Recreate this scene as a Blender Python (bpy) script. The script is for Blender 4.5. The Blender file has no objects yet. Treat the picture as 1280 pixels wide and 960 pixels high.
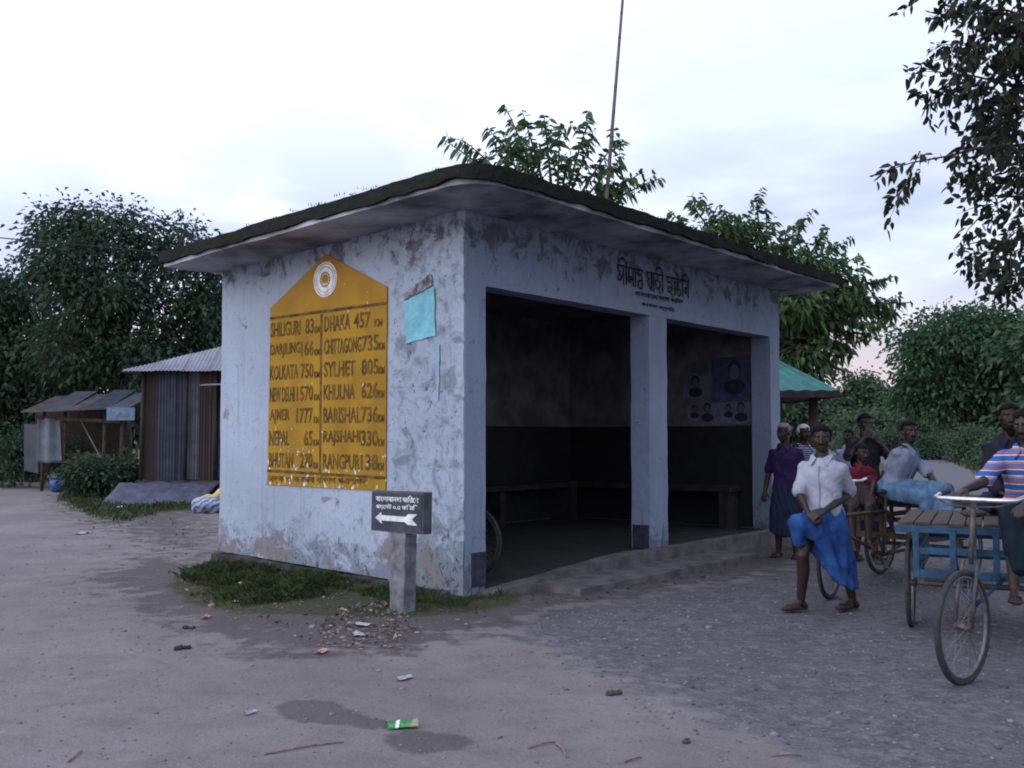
import bpy, bmesh, math, random
import numpy as np
from mathutils import Vector, Matrix, noise as mnoise

# ------------------------------------------------------------------ camera, sky, sun, exposure
sc = bpy.context.scene
COL = sc.collection
F = 1263.0; PITCH = math.atan(68 / 1263.0); CAMH = 1.5
CP, SP = math.cos(PITCH), math.sin(PITCH)
cam_d = bpy.data.cameras.new('camera'); cam = bpy.data.objects.new('camera', cam_d); COL.objects.link(cam)
cam.location = (0, 0, CAMH); cam.rotation_euler = (math.pi / 2 + PITCH, 0, 0)
cam_d.sensor_width = 36; cam_d.lens = 36 * F / 1280; cam_d.clip_end = 5000; cam_d.clip_start = 0.05
sc.camera = cam

SUN_AZ = math.radians(205)      # compass-like angle in the XY plane, from +X counter-clockwise
SUN_EL = math.radians(22)
sun_dir = Vector((math.cos(SUN_AZ) * math.cos(SUN_EL), math.sin(SUN_AZ) * math.cos(SUN_EL), math.sin(SUN_EL)))
W = bpy.data.worlds.new('World'); sc.world = W; W.use_nodes = True
wt = W.node_tree; wn = wt.nodes; wl = wt.links
for n in list(wn): wn.remove(n)
def wnode(t, **k):
    n = wn.new(t)
    for a, b in k.items(): setattr(n, a, b)
    return n
def wmath(op, a, b=None, clamp=False):
    n = wnode('ShaderNodeMath', operation=op, use_clamp=clamp)
    for i, v in enumerate((a, b)):
        if v is None: continue
        if isinstance(v, (int, float)): n.inputs[i].default_value = v
        else: wl.new(v, n.inputs[i])
    return n.outputs[0]
def wmix(f, a, b):
    n = wnode('ShaderNodeMix', data_type='RGBA')
    for i, v in ((0, f), (6, a), (7, b)):
        if isinstance(v, (int, float)): n.inputs[i].default_value = v
        elif isinstance(v, tuple): n.inputs[i].default_value = (*v, 1)
        else: wl.new(v, n.inputs[i])
    return n.outputs[2]
tcw = wnode('ShaderNodeTexCoord'); sepw = wnode('ShaderNodeSeparateXYZ'); wl.new(tcw.outputs['Generated'], sepw.inputs[0])
mpw = wnode('ShaderNodeMapping'); wl.new(tcw.outputs['Generated'], mpw.inputs[0])
mpw.inputs['Scale'].default_value = (1.0, 1.0, 3.2); mpw.inputs['Location'].default_value = (4.3, 1.7, 0.35)
nzw = wnode('ShaderNodeTexNoise'); nzw.inputs['Scale'].default_value = 2.6; nzw.inputs['Detail'].default_value = 5
nzw.inputs['Roughness'].default_value = 0.5; wl.new(mpw.outputs[0], nzw.inputs['Vector'])
cloud = wnode('ShaderNodeMapRange', interpolation_type='SMOOTHSTEP'); wl.new(nzw.outputs['Fac'], cloud.inputs[0])
cloud.inputs[1].default_value = 0.38; cloud.inputs[2].default_value = 0.58
sdot = wnode('ShaderNodeVectorMath', operation='DOT_PRODUCT'); wl.new(tcw.outputs['Generated'], sdot.inputs[0])
sdot.inputs[1].default_value = (math.cos(SUN_AZ), math.sin(SUN_AZ), 0.9)
glow = wnode('ShaderNodeMapRange', interpolation_type='SMOOTHSTEP'); wl.new(sdot.outputs['Value'], glow.inputs[0])
glow.inputs[1].default_value = -1.0; glow.inputs[2].default_value = 1.0; glow.inputs[3].default_value = 0.70; glow.inputs[4].default_value = 1.40
lowm = wnode('ShaderNodeMapRange', interpolation_type='SMOOTHSTEP'); wl.new(sepw.outputs['Z'], lowm.inputs[0])
lowm.inputs[1].default_value = 0.02; lowm.inputs[2].default_value = 0.17; lowm.inputs[3].default_value = 1; lowm.inputs[4].default_value = 0
hi_ = wnode('ShaderNodeMapRange', interpolation_type='SMOOTHSTEP'); wl.new(sepw.outputs['Z'], hi_.inputs[0])
hi_.inputs[1].default_value = 0.14; hi_.inputs[2].default_value = 0.40; hi_.inputs[3].default_value = 1; hi_.inputs[4].default_value = 0.12
cl = wmix(wmath('MULTIPLY', cloud.outputs[0], hi_.outputs[0]), (1.06, 1.14, 1.46), (0.55, 0.60, 0.90))
cl = wmix(wmath('MULTIPLY', lowm.outputs[0], 0.8), cl, (1.14, 0.90, 1.00))
bgc = wnode('ShaderNodeBackground'); wl.new(cl, bgc.inputs[0]); wl.new(wmath('MULTIPLY', glow.outputs[0], 0.94), bgc.inputs[1])
sky = wnode('ShaderNodeTexSky', sky_type='NISHITA'); sky.sun_disc = False
sky.sun_elevation = SUN_EL; sky.sun_rotation = math.pi / 2 - SUN_AZ; sky.dust_density = 3; sky.air_density = 1.4
bgs = wnode('ShaderNodeBackground'); bgs.inputs[1].default_value = 0.05; wl.new(sky.outputs[0], bgs.inputs[0])
adds = wnode('ShaderNodeAddShader'); wl.new(bgc.outputs[0], adds.inputs[0]); wl.new(bgs.outputs[0], adds.inputs[1])
outw = wnode('ShaderNodeOutputWorld'); wl.new(adds.outputs[0], outw.inputs[0])

sd = bpy.data.lights.new('sun', 'SUN'); sd.energy = 0.5; sd.angle = math.radians(35); sd.color = (0.88, 0.93, 1.0)
so = bpy.data.objects.new('sun', sd); COL.objects.link(so); so.location = sun_dir * 60
so.rotation_euler = sun_dir.to_track_quat('Z', 'Y').to_euler()

sc.view_settings.view_transform = 'Standard'; sc.view_settings.look = 'None'
sc.view_settings.exposure = 0.0; sc.view_settings.gamma = 1.0
sc.render.engine = 'CYCLES'
sc.cycles.use_denoising = True
sc.cycles.filter_width = 1.9
sc.cycles.max_bounces = 6; sc.cycles.diffuse_bounces = 3; sc.cycles.transparent_max_bounces = 4

# ------------------------------------------------------------------ helpers
V = Vector
UP = V((0, 0, 1))
RNG = np.random.default_rng(7)
random.seed(11)

def at(px, py, Y):
    """point of the place seen at photo pixel (px, py) and lying Y metres in front of the camera"""
    x = (px - 640) / F; v = (480 - py) / F
    d = V((x, CP - v * SP, SP + v * CP)); t = Y / d.y
    return V((d.x * t, Y, CAMH + d.z * t))
def gnd(px, py, z=0.0):
    x = (px - 640) / F; v = (480 - py) / F
    d = V((x, CP - v * SP, SP + v * CP)); t = (z - CAMH) / d.z
    return V((d.x * t, d.y * t, z))

def tag(o, label=None, cat=None, group=None, kind=None):
    if label: o['label'] = label
    if cat: o['category'] = cat
    if group: o['group'] = group
    if kind: o['kind'] = kind
    return o
def empty(name, loc=(0, 0, 0), rz=0.0):
    o = bpy.data.objects.new(name, None); COL.objects.link(o); o.location = loc; o.rotation_euler = (0, 0, rz)
    o.empty_display_size = 0.1
    return o
def thing(name, label, cat, loc=(0, 0, 0), rz=0.0, group=None):
    return tag(empty(name, loc, rz), label, cat, group)

def link_mesh(name, me, m=None, parent=None, smooth=False):
    o = bpy.data.objects.new(name, me); COL.objects.link(o)
    if m is not None: me.materials.append(m)
    if parent is not None: o.parent = parent
    if smooth: me.shade_smooth()
    return o

class MB:
    """collects shapes, given in world or local coordinates, and links them as one mesh"""
    def __init__(s, org=(0, 0, 0)):
        s.v = []; s.f = []; s.org = V(org)
    def add(s, vs, fs):
        b = len(s.v); s.v += [V(p) for p in vs]; s.f += [[b + i for i in f] for f in fs]; return s
    def box(s, c, size, rot=None):
        c = V(c); hx, hy, hz = [d / 2 for d in size]
        ps = [V((x, y, z)) for x in (-hx, hx) for y in (-hy, hy) for z in (-hz, hz)]
        if rot is not None:
            R = rot if isinstance(rot, Matrix) else Matrix.Rotation(rot, 3, 'Z')
            ps = [R @ p for p in ps]
        return s.add([c + p for p in ps], [(0, 1, 3, 2), (4, 6, 7, 5), (0, 4, 5, 1), (2, 3, 7, 6), (0, 2, 6, 4), (1, 5, 7, 3)])
    def beam(s, a, b, w, h, up=UP):
        a, b = V(a), V(b); d = (b - a).normalized(); sd_ = d.cross(V(up))
        if sd_.length < 1e-4: sd_ = d.cross(V((1, 0, 0)))
        sd_.normalize(); u = sd_.cross(d)
        ps = [p + sd_ * (i * w / 2) + u * (j * h / 2) for p in (a, b) for i in (-1, 1) for j in (-1, 1)]
        return s.add(ps, [(0, 1, 3, 2), (4, 6, 7, 5), (0, 4, 5, 1), (2, 3, 7, 6), (0, 2, 6, 4), (1, 5, 7, 3)])
    def loft(s, rings, cap=True, closed=False):
        n = len(rings[0]); b = len(s.v)
        for r in rings: s.v += [V(p) for p in r]
        m = len(rings)
        for i in range(m if closed else m - 1):
            j = (i + 1) % m
            for k in range(n):
                l = (k + 1) % n
                s.f.append([b + i * n + k, b + i * n + l, b + j * n + l, b + j * n + k])
        if cap and not closed:
            s.f.append([b + k for k in reversed(range(n))]); s.f.append([b + (m - 1) * n + k for k in range(n)])
        return s
    def tube(s, pts, rad, n=8, cap=True, closed=False):
        pts = [V(p) for p in pts]
        if isinstance(rad, (int, float)): rad = [rad] * len(pts)
        rings = []; u = None; m = len(pts)
        for i, p in enumerate(pts):
            a = pts[(i - 1) % m] if (i > 0 or closed) else p
            c = pts[(i + 1) % m] if (i < m - 1 or closed) else p
            d = (c - a).normalized()
            if u is None:
                u = d.orthogonal().normalized()
            else:
                u = (u - d * u.dot(d))
                u = u.normalized() if u.length > 1e-6 else d.orthogonal().normalized()
            w = d.cross(u)
            rings.append([p + (u * math.cos(t) + w * math.sin(t)) * rad[i] for t in [2 * math.pi * k / n for k in range(n)]])
        return s.loft(rings, cap, closed)
    def ring(s, c, axis, R, r, N=40, n=8):
        c = V(c); axis = V(axis).normalized(); u = axis.orthogonal().normalized(); w = axis.cross(u); rings = []
        for i in range(N):
            t = 2 * math.pi * i / N; d = u * math.cos(t) + w * math.sin(t)
            rings.append([c + d * (R + r * math.cos(q)) + axis * (r * math.sin(q)) for q in [2 * math.pi * k / n for k in range(n)]])
        return s.loft(rings, closed=True)
    def cap(s, a, b, r1, r2, n=12):
        a, b = V(a), V(b); d = b - a; L = d.length
        if L < 1e-6: d = V((0, 0, 1)); L = 1e-6
        d = d / L; u = d.orthogonal().normalized(); w = d.cross(u); rings = []
        seq = [(a - d * (r1 * math.sin(q)), r1 * math.cos(q)) for q in (1.45, 1.0, 0.5)] + [(a, r1), (b, r2)] + \
              [(b + d * (r2 * math.sin(q)), r2 * math.cos(q)) for q in (0.5, 1.0, 1.45)]
        for p, r in seq:
            rings.append([p + (u * math.cos(t) + w * math.sin(t)) * r for t in [2 * math.pi * k / n for k in range(n)]])
        return s.loft(rings)
    def ell(s, c, ax, ay, az, n=16, m=10):
        """ellipsoid with half-axis vectors"""
        c = V(c); rings = []
        for i in range(m + 1):
            q = -math.pi / 2 + math.pi * (0.02 + 0.96 * i / m)
            rings.append([c + V(ax) * (math.cos(q) * math.cos(t)) + V(ay) * (math.cos(q) * math.sin(t)) + V(az) * math.sin(q)
                          for t in [2 * math.pi * k / n for k in range(n)]])
        return s.loft(rings)
    def prism(s, poly, off):
        """flat polygon (list of 3-D points) extruded by vector off"""
        n = len(poly); off = V(off); p = [V(q) for q in poly]
        return s.add(p + [q + off for q in p], [list(reversed(range(n))), list(range(n, 2 * n))] + [[i, (i + 1) % n, n + (i + 1) % n, n + i] for i in range(n)])
    def mesh(s, name):
        me = bpy.data.meshes.new(name)
        me.from_pydata([tuple(p - s.org) for p in s.v], [], s.f); me.update()
        bm = bmesh.new(); bm.from_mesh(me); bmesh.ops.recalc_face_normals(bm, faces=bm.faces); bm.to_mesh(me); bm.free()
        return me
    def build(s, name, m, parent=None, smooth=False, bevel=0.0):
        o = link_mesh(name, s.mesh(name), m, parent, smooth)
        if bevel:
            md = o.modifiers.new('bevel', 'BEVEL'); md.width = bevel; md.segments = 2; md.limit_method = 'ANGLE'
        return o

def np_mesh(name, verts, faces):
    """mesh from numpy arrays, all faces with the same number of corners"""
    me = bpy.data.meshes.new(name); nf, k = faces.shape
    me.vertices.add(len(verts)); me.vertices.foreach_set('co', verts.astype(np.float32).ravel())
    me.loops.add(nf * k); me.loops.foreach_set('vertex_index', faces.astype(np.int32).ravel())
    me.polygons.add(nf); me.polygons.foreach_set('loop_start', np.arange(0, nf * k, k, dtype=np.int32))
    me.polygons.foreach_set('loop_total', np.full(nf, k, dtype=np.int32))
    me.update(calc_edges=True); me.validate()
    return me

def remeshed(mb, name, m, parent, voxel=0.007, smooth=3, fn=None):
    """one continuous surface grown round the collected overlapping shapes"""
    o = bpy.data.objects.new('tmp', mb.mesh('tmp')); COL.objects.link(o)
    r = o.modifiers.new('r', 'REMESH'); r.mode = 'VOXEL'; r.voxel_size = voxel
    if smooth:
        q = o.modifiers.new('s', 'SMOOTH'); q.factor = 0.5; q.iterations = smooth
    dg = bpy.context.evaluated_depsgraph_get(); dg.update()
    me = bpy.data.meshes.new_from_object(o.evaluated_get(dg)); me.name = name
    bpy.data.objects.remove(o)
    if fn is not None:
        co = np.empty(len(me.vertices) * 3, np.float32); me.vertices.foreach_get('co', co); co = co.reshape(-1, 3)
        no = np.empty(len(me.vertices) * 3, np.float32); me.vertices.foreach_get('normal', no); no = no.reshape(-1, 3)
        co += no * fn(co).reshape(-1, 1); me.vertices.foreach_set('co', co.astype(np.float32).ravel()); me.update()
    return link_mesh(name, me, m, parent, True)

def vnoise(p, seed=0):
    """cheap smooth 3-D noise of an (N,3) array, about -1..1"""
    r = np.random.default_rng(seed); out = np.zeros(len(p))
    for i in range(6):
        k = r.normal(size=3); k /= np.linalg.norm(k)
        out += np.sin(p @ k * r.uniform(0.7, 1.6) * 2 + r.uniform(0, 6.28) + 1.3 * np.sin(p @ r.normal(size=3) + r.uniform(0, 6.28)))
    return out / 3.0

# ------------------------------------------------------------------ materials
class NT:
    def __init__(s, name):
        s.m = bpy.data.materials.new(name); s.m.use_nodes = True; s.t = s.m.node_tree
        s.b = s.t.nodes['Principled BSDF']; s.o = s.t.nodes['Material Output']
        s.tc = s.n('ShaderNodeTexCoord')
        s.vec = s.tc.outputs['Object']
    def n(s, t, **k):
        q = s.t.nodes.new(t)
        for a, b in k.items(): setattr(q, a, b)
        return q
    def l(s, a, b): s.t.links.new(a, b)
    def set(s, sock, v):
        if isinstance(v, (int, float)): sock.default_value = v
        elif isinstance(v, tuple): sock.default_value = (*v, 1) if len(v) == 3 and sock.type == 'RGBA' else v
        else: s.l(v, sock)
    def noise(s, scale, detail=4, rough=0.55, vec=None, stretch=None, dist=0.0, out='Fac'):
        q = s.n('ShaderNodeTexNoise'); q.inputs['Scale'].default_value = scale; q.inputs['Detail'].default_value = detail
        q.inputs['Roughness'].default_value = rough; q.inputs['Distortion'].default_value = dist
        v = vec or s.vec
        if stretch:
            mp = s.n('ShaderNodeMapping'); s.l(v, mp.inputs[0]); mp.inputs['Scale'].default_value = stretch; v = mp.outputs[0]
        s.l(v, q.inputs['Vector']); return q.outputs[out]
    def voro(s, scale, out='Distance', rnd=1.0, vec=None):
        q = s.n('ShaderNodeTexVoronoi'); q.inputs['Scale'].default_value = scale; q.inputs['Randomness'].default_value = rnd
        s.l(vec or s.vec, q.inputs['Vector']); return q.outputs[out]
    def ramp(s, f, a, b, lo=0.0, hi=1.0):
        q = s.n('ShaderNodeMapRange', interpolation_type='SMOOTHSTEP'); s.set(q.inputs[0], f)
        q.inputs[1].default_value = a; q.inputs[2].default_value = b; q.inputs[3].default_value = lo; q.inputs[4].default_value = hi
        return q.outputs[0]
    def math(s, op, a, b=None):
        q = s.n('ShaderNodeMath', operation=op); s.set(q.inputs[0], a)
        if b is not None: s.set(q.inputs[1], b)
        return q.outputs[0]
    def mix(s, f, a, b):
        q = s.n('ShaderNodeMix', data_type='RGBA'); s.set(q.inputs[0], f); s.set(q.inputs[6], a); s.set(q.inputs[7], b); return q.outputs[2]
    def sep(s, v=None):
        q = s.n('ShaderNodeSeparateXYZ'); s.l(v or s.vec, q.inputs[0]); return q.outputs
    def attr(s, name):
        q = s.n('ShaderNodeAttribute'); q.attribute_name = name; return q
    def bump(s, h, strength=0.5, dist=0.02):
        q = s.n('ShaderNodeBump'); q.inputs['Strength'].default_value = strength; q.inputs['Distance'].default_value = dist
        s.l(h, q.inputs['Height'])
        if s.b.inputs['Normal'].is_linked: s.l(s.b.inputs['Normal'].links[0].from_socket, q.inputs['Normal'])
        s.l(q.outputs[0], s.b.inputs['Normal'])
    def fin(s, col, rough=0.8, metal=0.0, spec=None):
        s.set(s.b.inputs['Base Color'], col); s.set(s.b.inputs['Roughness'], rough); s.set(s.b.inputs['Metallic'], metal)
        if spec is not None: s.b.inputs['Specular IOR Level'].default_value = spec
        return s.m

def basic(name, c, rough=0.7, metal=0.0, var=0.25, scale=9.0, bump=0.15, spec=0.3, c2=None, bscale=None):
    k = NT(name); f = k.noise(scale, 5, 0.6)
    d = c2 or tuple(x * (1 - var) for x in c); u = tuple(min(1, x * (1 + var * 0.5)) for x in c)
    col = k.mix(k.ramp(f, 0.3, 0.7), d, u)
    if bump: k.bump(k.noise(bscale or scale * 6, 4), bump, 0.01)
    return k.fin(col, rough, metal, spec)

def plaster(name, white, stain, damp_h=0.9, worn=None):
    k = NT(name); x, y, z = k.sep()
    big = k.noise(0.9, 5, 0.6); mid = k.noise(4.5, 6, 0.68, dist=0.7); fine = k.noise(26, 5, 0.7); grain = k.noise(60, 4, 0.75)
    strk = k.noise(3.0, 5, 0.65, stretch=(4.5, 4.5, 0.22))
    col = k.mix(k.ramp(big, 0.3, 0.72), tuple(x_ * 0.84 for x_ in white), tuple(x_ * 1.04 for x_ in white))
    col = k.mix(k.math('MULTIPLY', k.ramp(strk, 0.5, 0.72), 0.38), col, stain)
    wf = k.ramp(y, 1.06, 0.92) if worn else 0.0      # the corner strip has lost most of its finish
    low = k.math('ADD', k.ramp(z, 0.05, damp_h, 1.0, 0.0), k.math('MULTIPLY', wf, 0.45))
    # rising damp: mottled, strongest low on the wall
    wmask = k.ramp(k.math('ADD', mid, k.math('MULTIPLY', low, 0.24)), 0.60, 0.74)
    col = k.mix(k.math('MULTIPLY', wmask, 0.72), col, tuple(x_ * 0.36 for x_ in white))
    col = k.mix(k.math('MULTIPLY', k.ramp(k.math('ADD', k.noise(9, 6, 0.75, dist=1.0), k.math('MULTIPLY', low, 0.12)), 0.58, 0.68), 0.55), col, stain)
    chips = k.ramp(k.math('ADD', k.noise(15, 5, 0.7, stretch=(1, 1, 0.7), dist=1.2), k.math('MULTIPLY', low, 0.085)), 0.655, 0.685)
    col = k.mix(k.math('MULTIPLY', chips, 0.85), col, (0.06, 0.058, 0.066))
    bare = k.ramp(k.math('ADD', k.noise(1.7, 6, 0.7, dist=0.5), k.math('MULTIPLY', k.ramp(z, 0.1, 0.75, 1.0, 0.0), 0.16)), 0.66, 0.70)
    col = k.mix(k.math('MULTIPLY', bare, 0.75), col, (0.17, 0.15, 0.14))
    # mildew growing in patches high on the walls
    hi = k.ramp(z, 2.95, 3.5)
    mold = k.ramp(k.math('ADD', k.noise(3.6, 7, 0.74, dist=0.4), k.math('MULTIPLY', hi, 0.15)), 0.60, 0.74)
    col = k.mix(k.math('MULTIPLY', mold, 0.75), col, (0.05, 0.052, 0.06))
    col = k.mix(k.math('MULTIPLY', k.ramp(fine, 0.52, 0.75), 0.4), col, stain)
    col = k.mix(k.math('MULTIPLY', k.ramp(grain, 0.55, 0.8), 0.3), col, tuple(x_ * 0.5 for x_ in white))
    k.bump(mid, 0.4, 0.02); k.bump(fine, 0.5, 0.008); k.bump(k.math('SUBTRACT', 1.0, chips), 0.5, 0.006)
    return k.fin(col, 0.92, spec=0.12)

M = {}
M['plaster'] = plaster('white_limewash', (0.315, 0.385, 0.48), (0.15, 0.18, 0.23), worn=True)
M['plaster_front'] = plaster('shaded_limewash', (0.235, 0.285, 0.375), (0.12, 0.145, 0.195), 0.7)  # same limewash, darkened: the dim front's shade is put into its colour
M['soffit'] = basic('soffit_plaster', (0.37, 0.385, 0.43), 0.9, var=0.45, scale=1.1, bump=0.3, c2=(0.08, 0.083, 0.1))
M['plaster_inshade'] = basic('inner_shade_plaster', (0.135, 0.135, 0.145), 0.9, var=0.45, scale=2.5, bump=0.2)  # inner plaster colour darkened to carry the shade of the bays
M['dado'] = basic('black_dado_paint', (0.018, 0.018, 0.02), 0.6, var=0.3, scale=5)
M['darkbase'] = basic('dark_blue_paint', (0.035, 0.042, 0.06), 0.8, var=0.4, scale=12)
M['benchconc'] = basic('shade_dark_concrete', (0.028, 0.026, 0.026), 0.9, var=0.4, scale=4)  # bench concrete painted near black as interior shade
M['concrete'] = basic('old_concrete', (0.125, 0.115, 0.115), 0.9, var=0.45, scale=4, bump=0.5, bscale=30)
M['floor'] = basic('shade_dark_floor', (0.026, 0.024, 0.023), 0.9, var=0.35, scale=3, bump=0.4)  # floor colour cut to near black, interior shade painted in
M['plinth'] = basic('mossy_plinth', (0.05, 0.048, 0.045), 0.95, var=0.6, scale=6, bump=0.8, bscale=20)
def moss():
    k = NT('mossy_roof_edge'); a = k.noise(5, 6, 0.7); b = k.noise(30, 4, 0.7)
    col = k.mix(k.ramp(a, 0.35, 0.65), (0.018, 0.018, 0.022), (0.014, 0.020, 0.011))
    col = k.mix(k.ramp(b, 0.55, 0.8), col, (0.038, 0.04, 0.036)); k.bump(a, 0.8, 0.04); k.bump(b, 0.8, 0.015)
    return k.fin(col, 0.95, spec=0.1)
M['moss'] = moss()
def board_mat():
    k = NT('yellow_board_paint'); x, y, z = k.sep()
    a = k.noise(2.2, 5, 0.6); b = k.noise(16, 5, 0.7)
    col = k.mix(k.ramp(a, 0.3, 0.7), (0.235, 0.13, 0.008), (0.33, 0.19, 0.010))
    col = k.mix(k.math('MULTIPLY', k.ramp(z, 2.7, 3.3), 0.55), col, (0.30, 0.16, 0.03))
    col = k.mix(k.math('MULTIPLY', k.ramp(b, 0.55, 0.75), 0.35), col, (0.25, 0.15, 0.02))
    low = k.ramp(z, 0.95, 1.9, 0.10, 0.0)
    fl = k.ramp(k.math('ADD', k.noise(11, 4, 0.6, stretch=(1, 1.6, 0.9), dist=0.5), low), 0.69, 0.715)
    col = k.mix(fl, col, (0.55, 0.55, 0.57)); k.bump(b, 0.3, 0.004)
    return k.fin(col, 0.75, spec=0.25)
M['board'] = board_mat()
M['letter'] = basic('black_letter_paint', (0.028, 0.017, 0.008), 0.8, var=0.6, scale=7, bump=0, c2=(0.15, 0.085, 0.010))
M['letter_dark'] = basic('faded_black_paint', (0.022, 0.022, 0.03), 0.85, var=0.5, scale=25, bump=0)
M['white'] = basic('white_paint', (0.62, 0.66, 0.70), 0.6, var=0.25, scale=12)
M['teal'] = basic('teal_poster_paper', (0.16, 0.42, 0.52), 0.8, var=0.25, scale=8, bump=0.1)
M['signblue'] = basic('navy_sign_paint', (0.03, 0.042, 0.062), 0.6, var=0.4, scale=8)
M['signpost'] = basic('grey_sign_concrete', (0.155, 0.16, 0.18), 0.85, var=0.5, scale=7, bump=0.3)
M['bark'] = basic('tree_bark', (0.075, 0.06, 0.05), 0.95, var=0.5, scale=7, bump=0.8, bscale=22)
M['bamboo'] = basic('bamboo_pole', (0.10, 0.085, 0.075), 0.7, var=0.4, scale=4)
M['tin'] = basic('zinc_sheet', (0.07, 0.075, 0.09), 0.5, 0.3, var=0.35, scale=3, bump=0.1)
M['tinroof'] = basic('pale_zinc_roof', (0.20, 0.21, 0.245), 0.5, 0.2, var=0.25, scale=2.5, bump=0.1)
M['tinblue'] = basic('blue_grey_sheet', (0.032, 0.04, 0.058), 0.6, 0.2, var=0.35, scale=3, bump=0.1)
M['tinrust'] = basic('rusty_sheet', (0.032, 0.023, 0.021), 0.8, 0.1, var=0.5, scale=4, c2=(0.035, 0.025, 0.024))
M['rustroof'] = basic('rusty_tin_roof', (0.075, 0.062, 0.06), 0.7, 0.1, var=0.5, scale=3, c2=(0.045, 0.03, 0.026))
M['tealtin'] = basic('teal_tin_roof', (0.02, 0.125, 0.11), 0.5, 0.1, var=0.3, scale=5)
M['wood'] = basic('weathered_wood', (0.065, 0.05, 0.04), 0.85, var=0.5, scale=8, bump=0.4)
M['darkwood'] = basic('dark_wood', (0.03, 0.025, 0.022), 0.85, var=0.4, scale=8)
M['tarp'] = basic('blue_grey_tarpaulin', (0.06, 0.065, 0.10), 0.7, var=0.4, scale=5, bump=0.5, bscale=9)
M['whitecloth'] = basic('pale_grey_sheet', (0.13, 0.145, 0.17), 0.8, var=0.25, scale=4, bump=0.4, bscale=9)
M['vanblue'] = basic('blue_van_paint', (0.014, 0.065, 0.13), 0.5, var=0.45, scale=9, bump=0.2, c2=(0.009, 0.032, 0.06))
M['chrome'] = basic('scuffed_chrome', (0.6, 0.62, 0.68), 0.28, 0.85, var=0.2, scale=20)
M['steel'] = basic('rusty_steel', (0.10, 0.09, 0.085), 0.55, 0.5, var=0.4, scale=25)
M['rim'] = basic('dull_rim', (0.16, 0.16, 0.175), 0.5, 0.6, var=0.3, scale=25)
M['rubber'] = basic('dusty_tyre', (0.035, 0.034, 0.036), 0.85, var=0.4, scale=30)
M['skin'] = basic('brown_skin', (0.034, 0.020, 0.015), 0.55, var=0.18, scale=14, bump=0.08, spec=0.25)
M['skin2'] = basic('deep_brown_skin', (0.026, 0.0155, 0.012), 0.55, var=0.18, scale=14, bump=0.08, spec=0.4)
M['hair'] = basic('black_hair', (0.007, 0.0065, 0.0065), 0.75, var=0.4, scale=60, bump=0.6, bscale=140, spec=0.08)
M['greyhair'] = basic('greying_hair', (0.16, 0.155, 0.16), 0.7, var=0.5, scale=60, bump=0.6, bscale=140)
M['eye'] = basic('eye_white', (0.10, 0.085, 0.075), 0.3, var=0.05, bump=0)
M['pupil'] = basic('dark_iris', (0.01, 0.008, 0.007), 0.2, var=0.05, bump=0)
M['sandal'] = basic('dark_sandal_rubber', (0.022, 0.02, 0.022), 0.8, var=0.3, scale=20)

def cloth(name, c, c2=None, scale=5, rough=0.9):
    return basic(name, c, rough, var=0.18, scale=scale, bump=0.35, bscale=22, spec=0.1, c2=c2)
def stripes(name, cols, per, axis=2, rough=0.9):
    k = NT(name); c = k.sep()[axis]
    d = k.math('ADD', k.math('MULTIPLY', c, 1.0 / per), k.math('MULTIPLY', k.noise(3, 2), 0.35))
    fr = k.math('FRACT', d); q = k.n('ShaderNodeValToRGB'); q.color_ramp.interpolation = 'CONSTANT'; k.l(fr, q.inputs[0])
    el = q.color_ramp.elements
    for i, (p, col) in enumerate(cols):
        e = el[i] if i < 2 else el.new(p)
        e.position = p; e.color = (*col, 1)
    k.bump(k.noise(22, 3), 0.3, 0.01)
    return k.fin(q.outputs[0], rough, spec=0.1)
M['shirt_white'] = cloth('white_cotton_shirt', (0.285, 0.315, 0.385))
M['shirt_sky'] = cloth('pale_blue_shirt', (0.165, 0.20, 0.285))
M['lungi_blue'] = cloth('blue_lungi', (0.024, 0.075, 0.23), c2=(0.015, 0.042, 0.14), scale=9)
M['lungi_sky'] = cloth('sky_blue_lungi', (0.085, 0.16, 0.25), c2=(0.05, 0.105, 0.18), scale=9)
M['shirt_red'] = cloth('crimson_shirt', (0.10, 0.011, 0.024))
M['shirt_dark'] = cloth('near_black_shirt', (0.016, 0.015, 0.022))
M['jacket_navy'] = cloth('navy_jacket', (0.014, 0.017, 0.03))
M['shirt_purple'] = cloth('purple_shirt', (0.028, 0.017, 0.06))
M['lungi_dark'] = cloth('dark_lungi', (0.02, 0.026, 0.055))
M['lungi_green'] = cloth('dull_green_lungi', (0.010, 0.018, 0.028))
M['scarf_white'] = cloth('white_headcloth', (0.5, 0.5, 0.54))
M['lungi_brown'] = cloth('brown_shorts', (0.04, 0.03, 0.03))
M['shirt_stripe'] = stripes('striped_polo_cloth', [(0.0, (0.03, 0.10, 0.34)), (0.34, (0.45, 0.45, 0.5)), (0.42, (0.33, 0.09, 0.08)), (0.6, (0.05, 0.15, 0.42)), (0.8, (0.4, 0.17, 0.13)), (0.92, (0.42, 0.44, 0.5))], 0.105)
M['shirt_check'] = stripes('fine_checked_cloth', [(0.0, (0.05, 0.07, 0.16)), (0.6, (0.3, 0.32, 0.4))], 0.03)
M['shirt_mauve'] = cloth('white_and_blue_shirt', (0.25, 0.27, 0.42))

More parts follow.
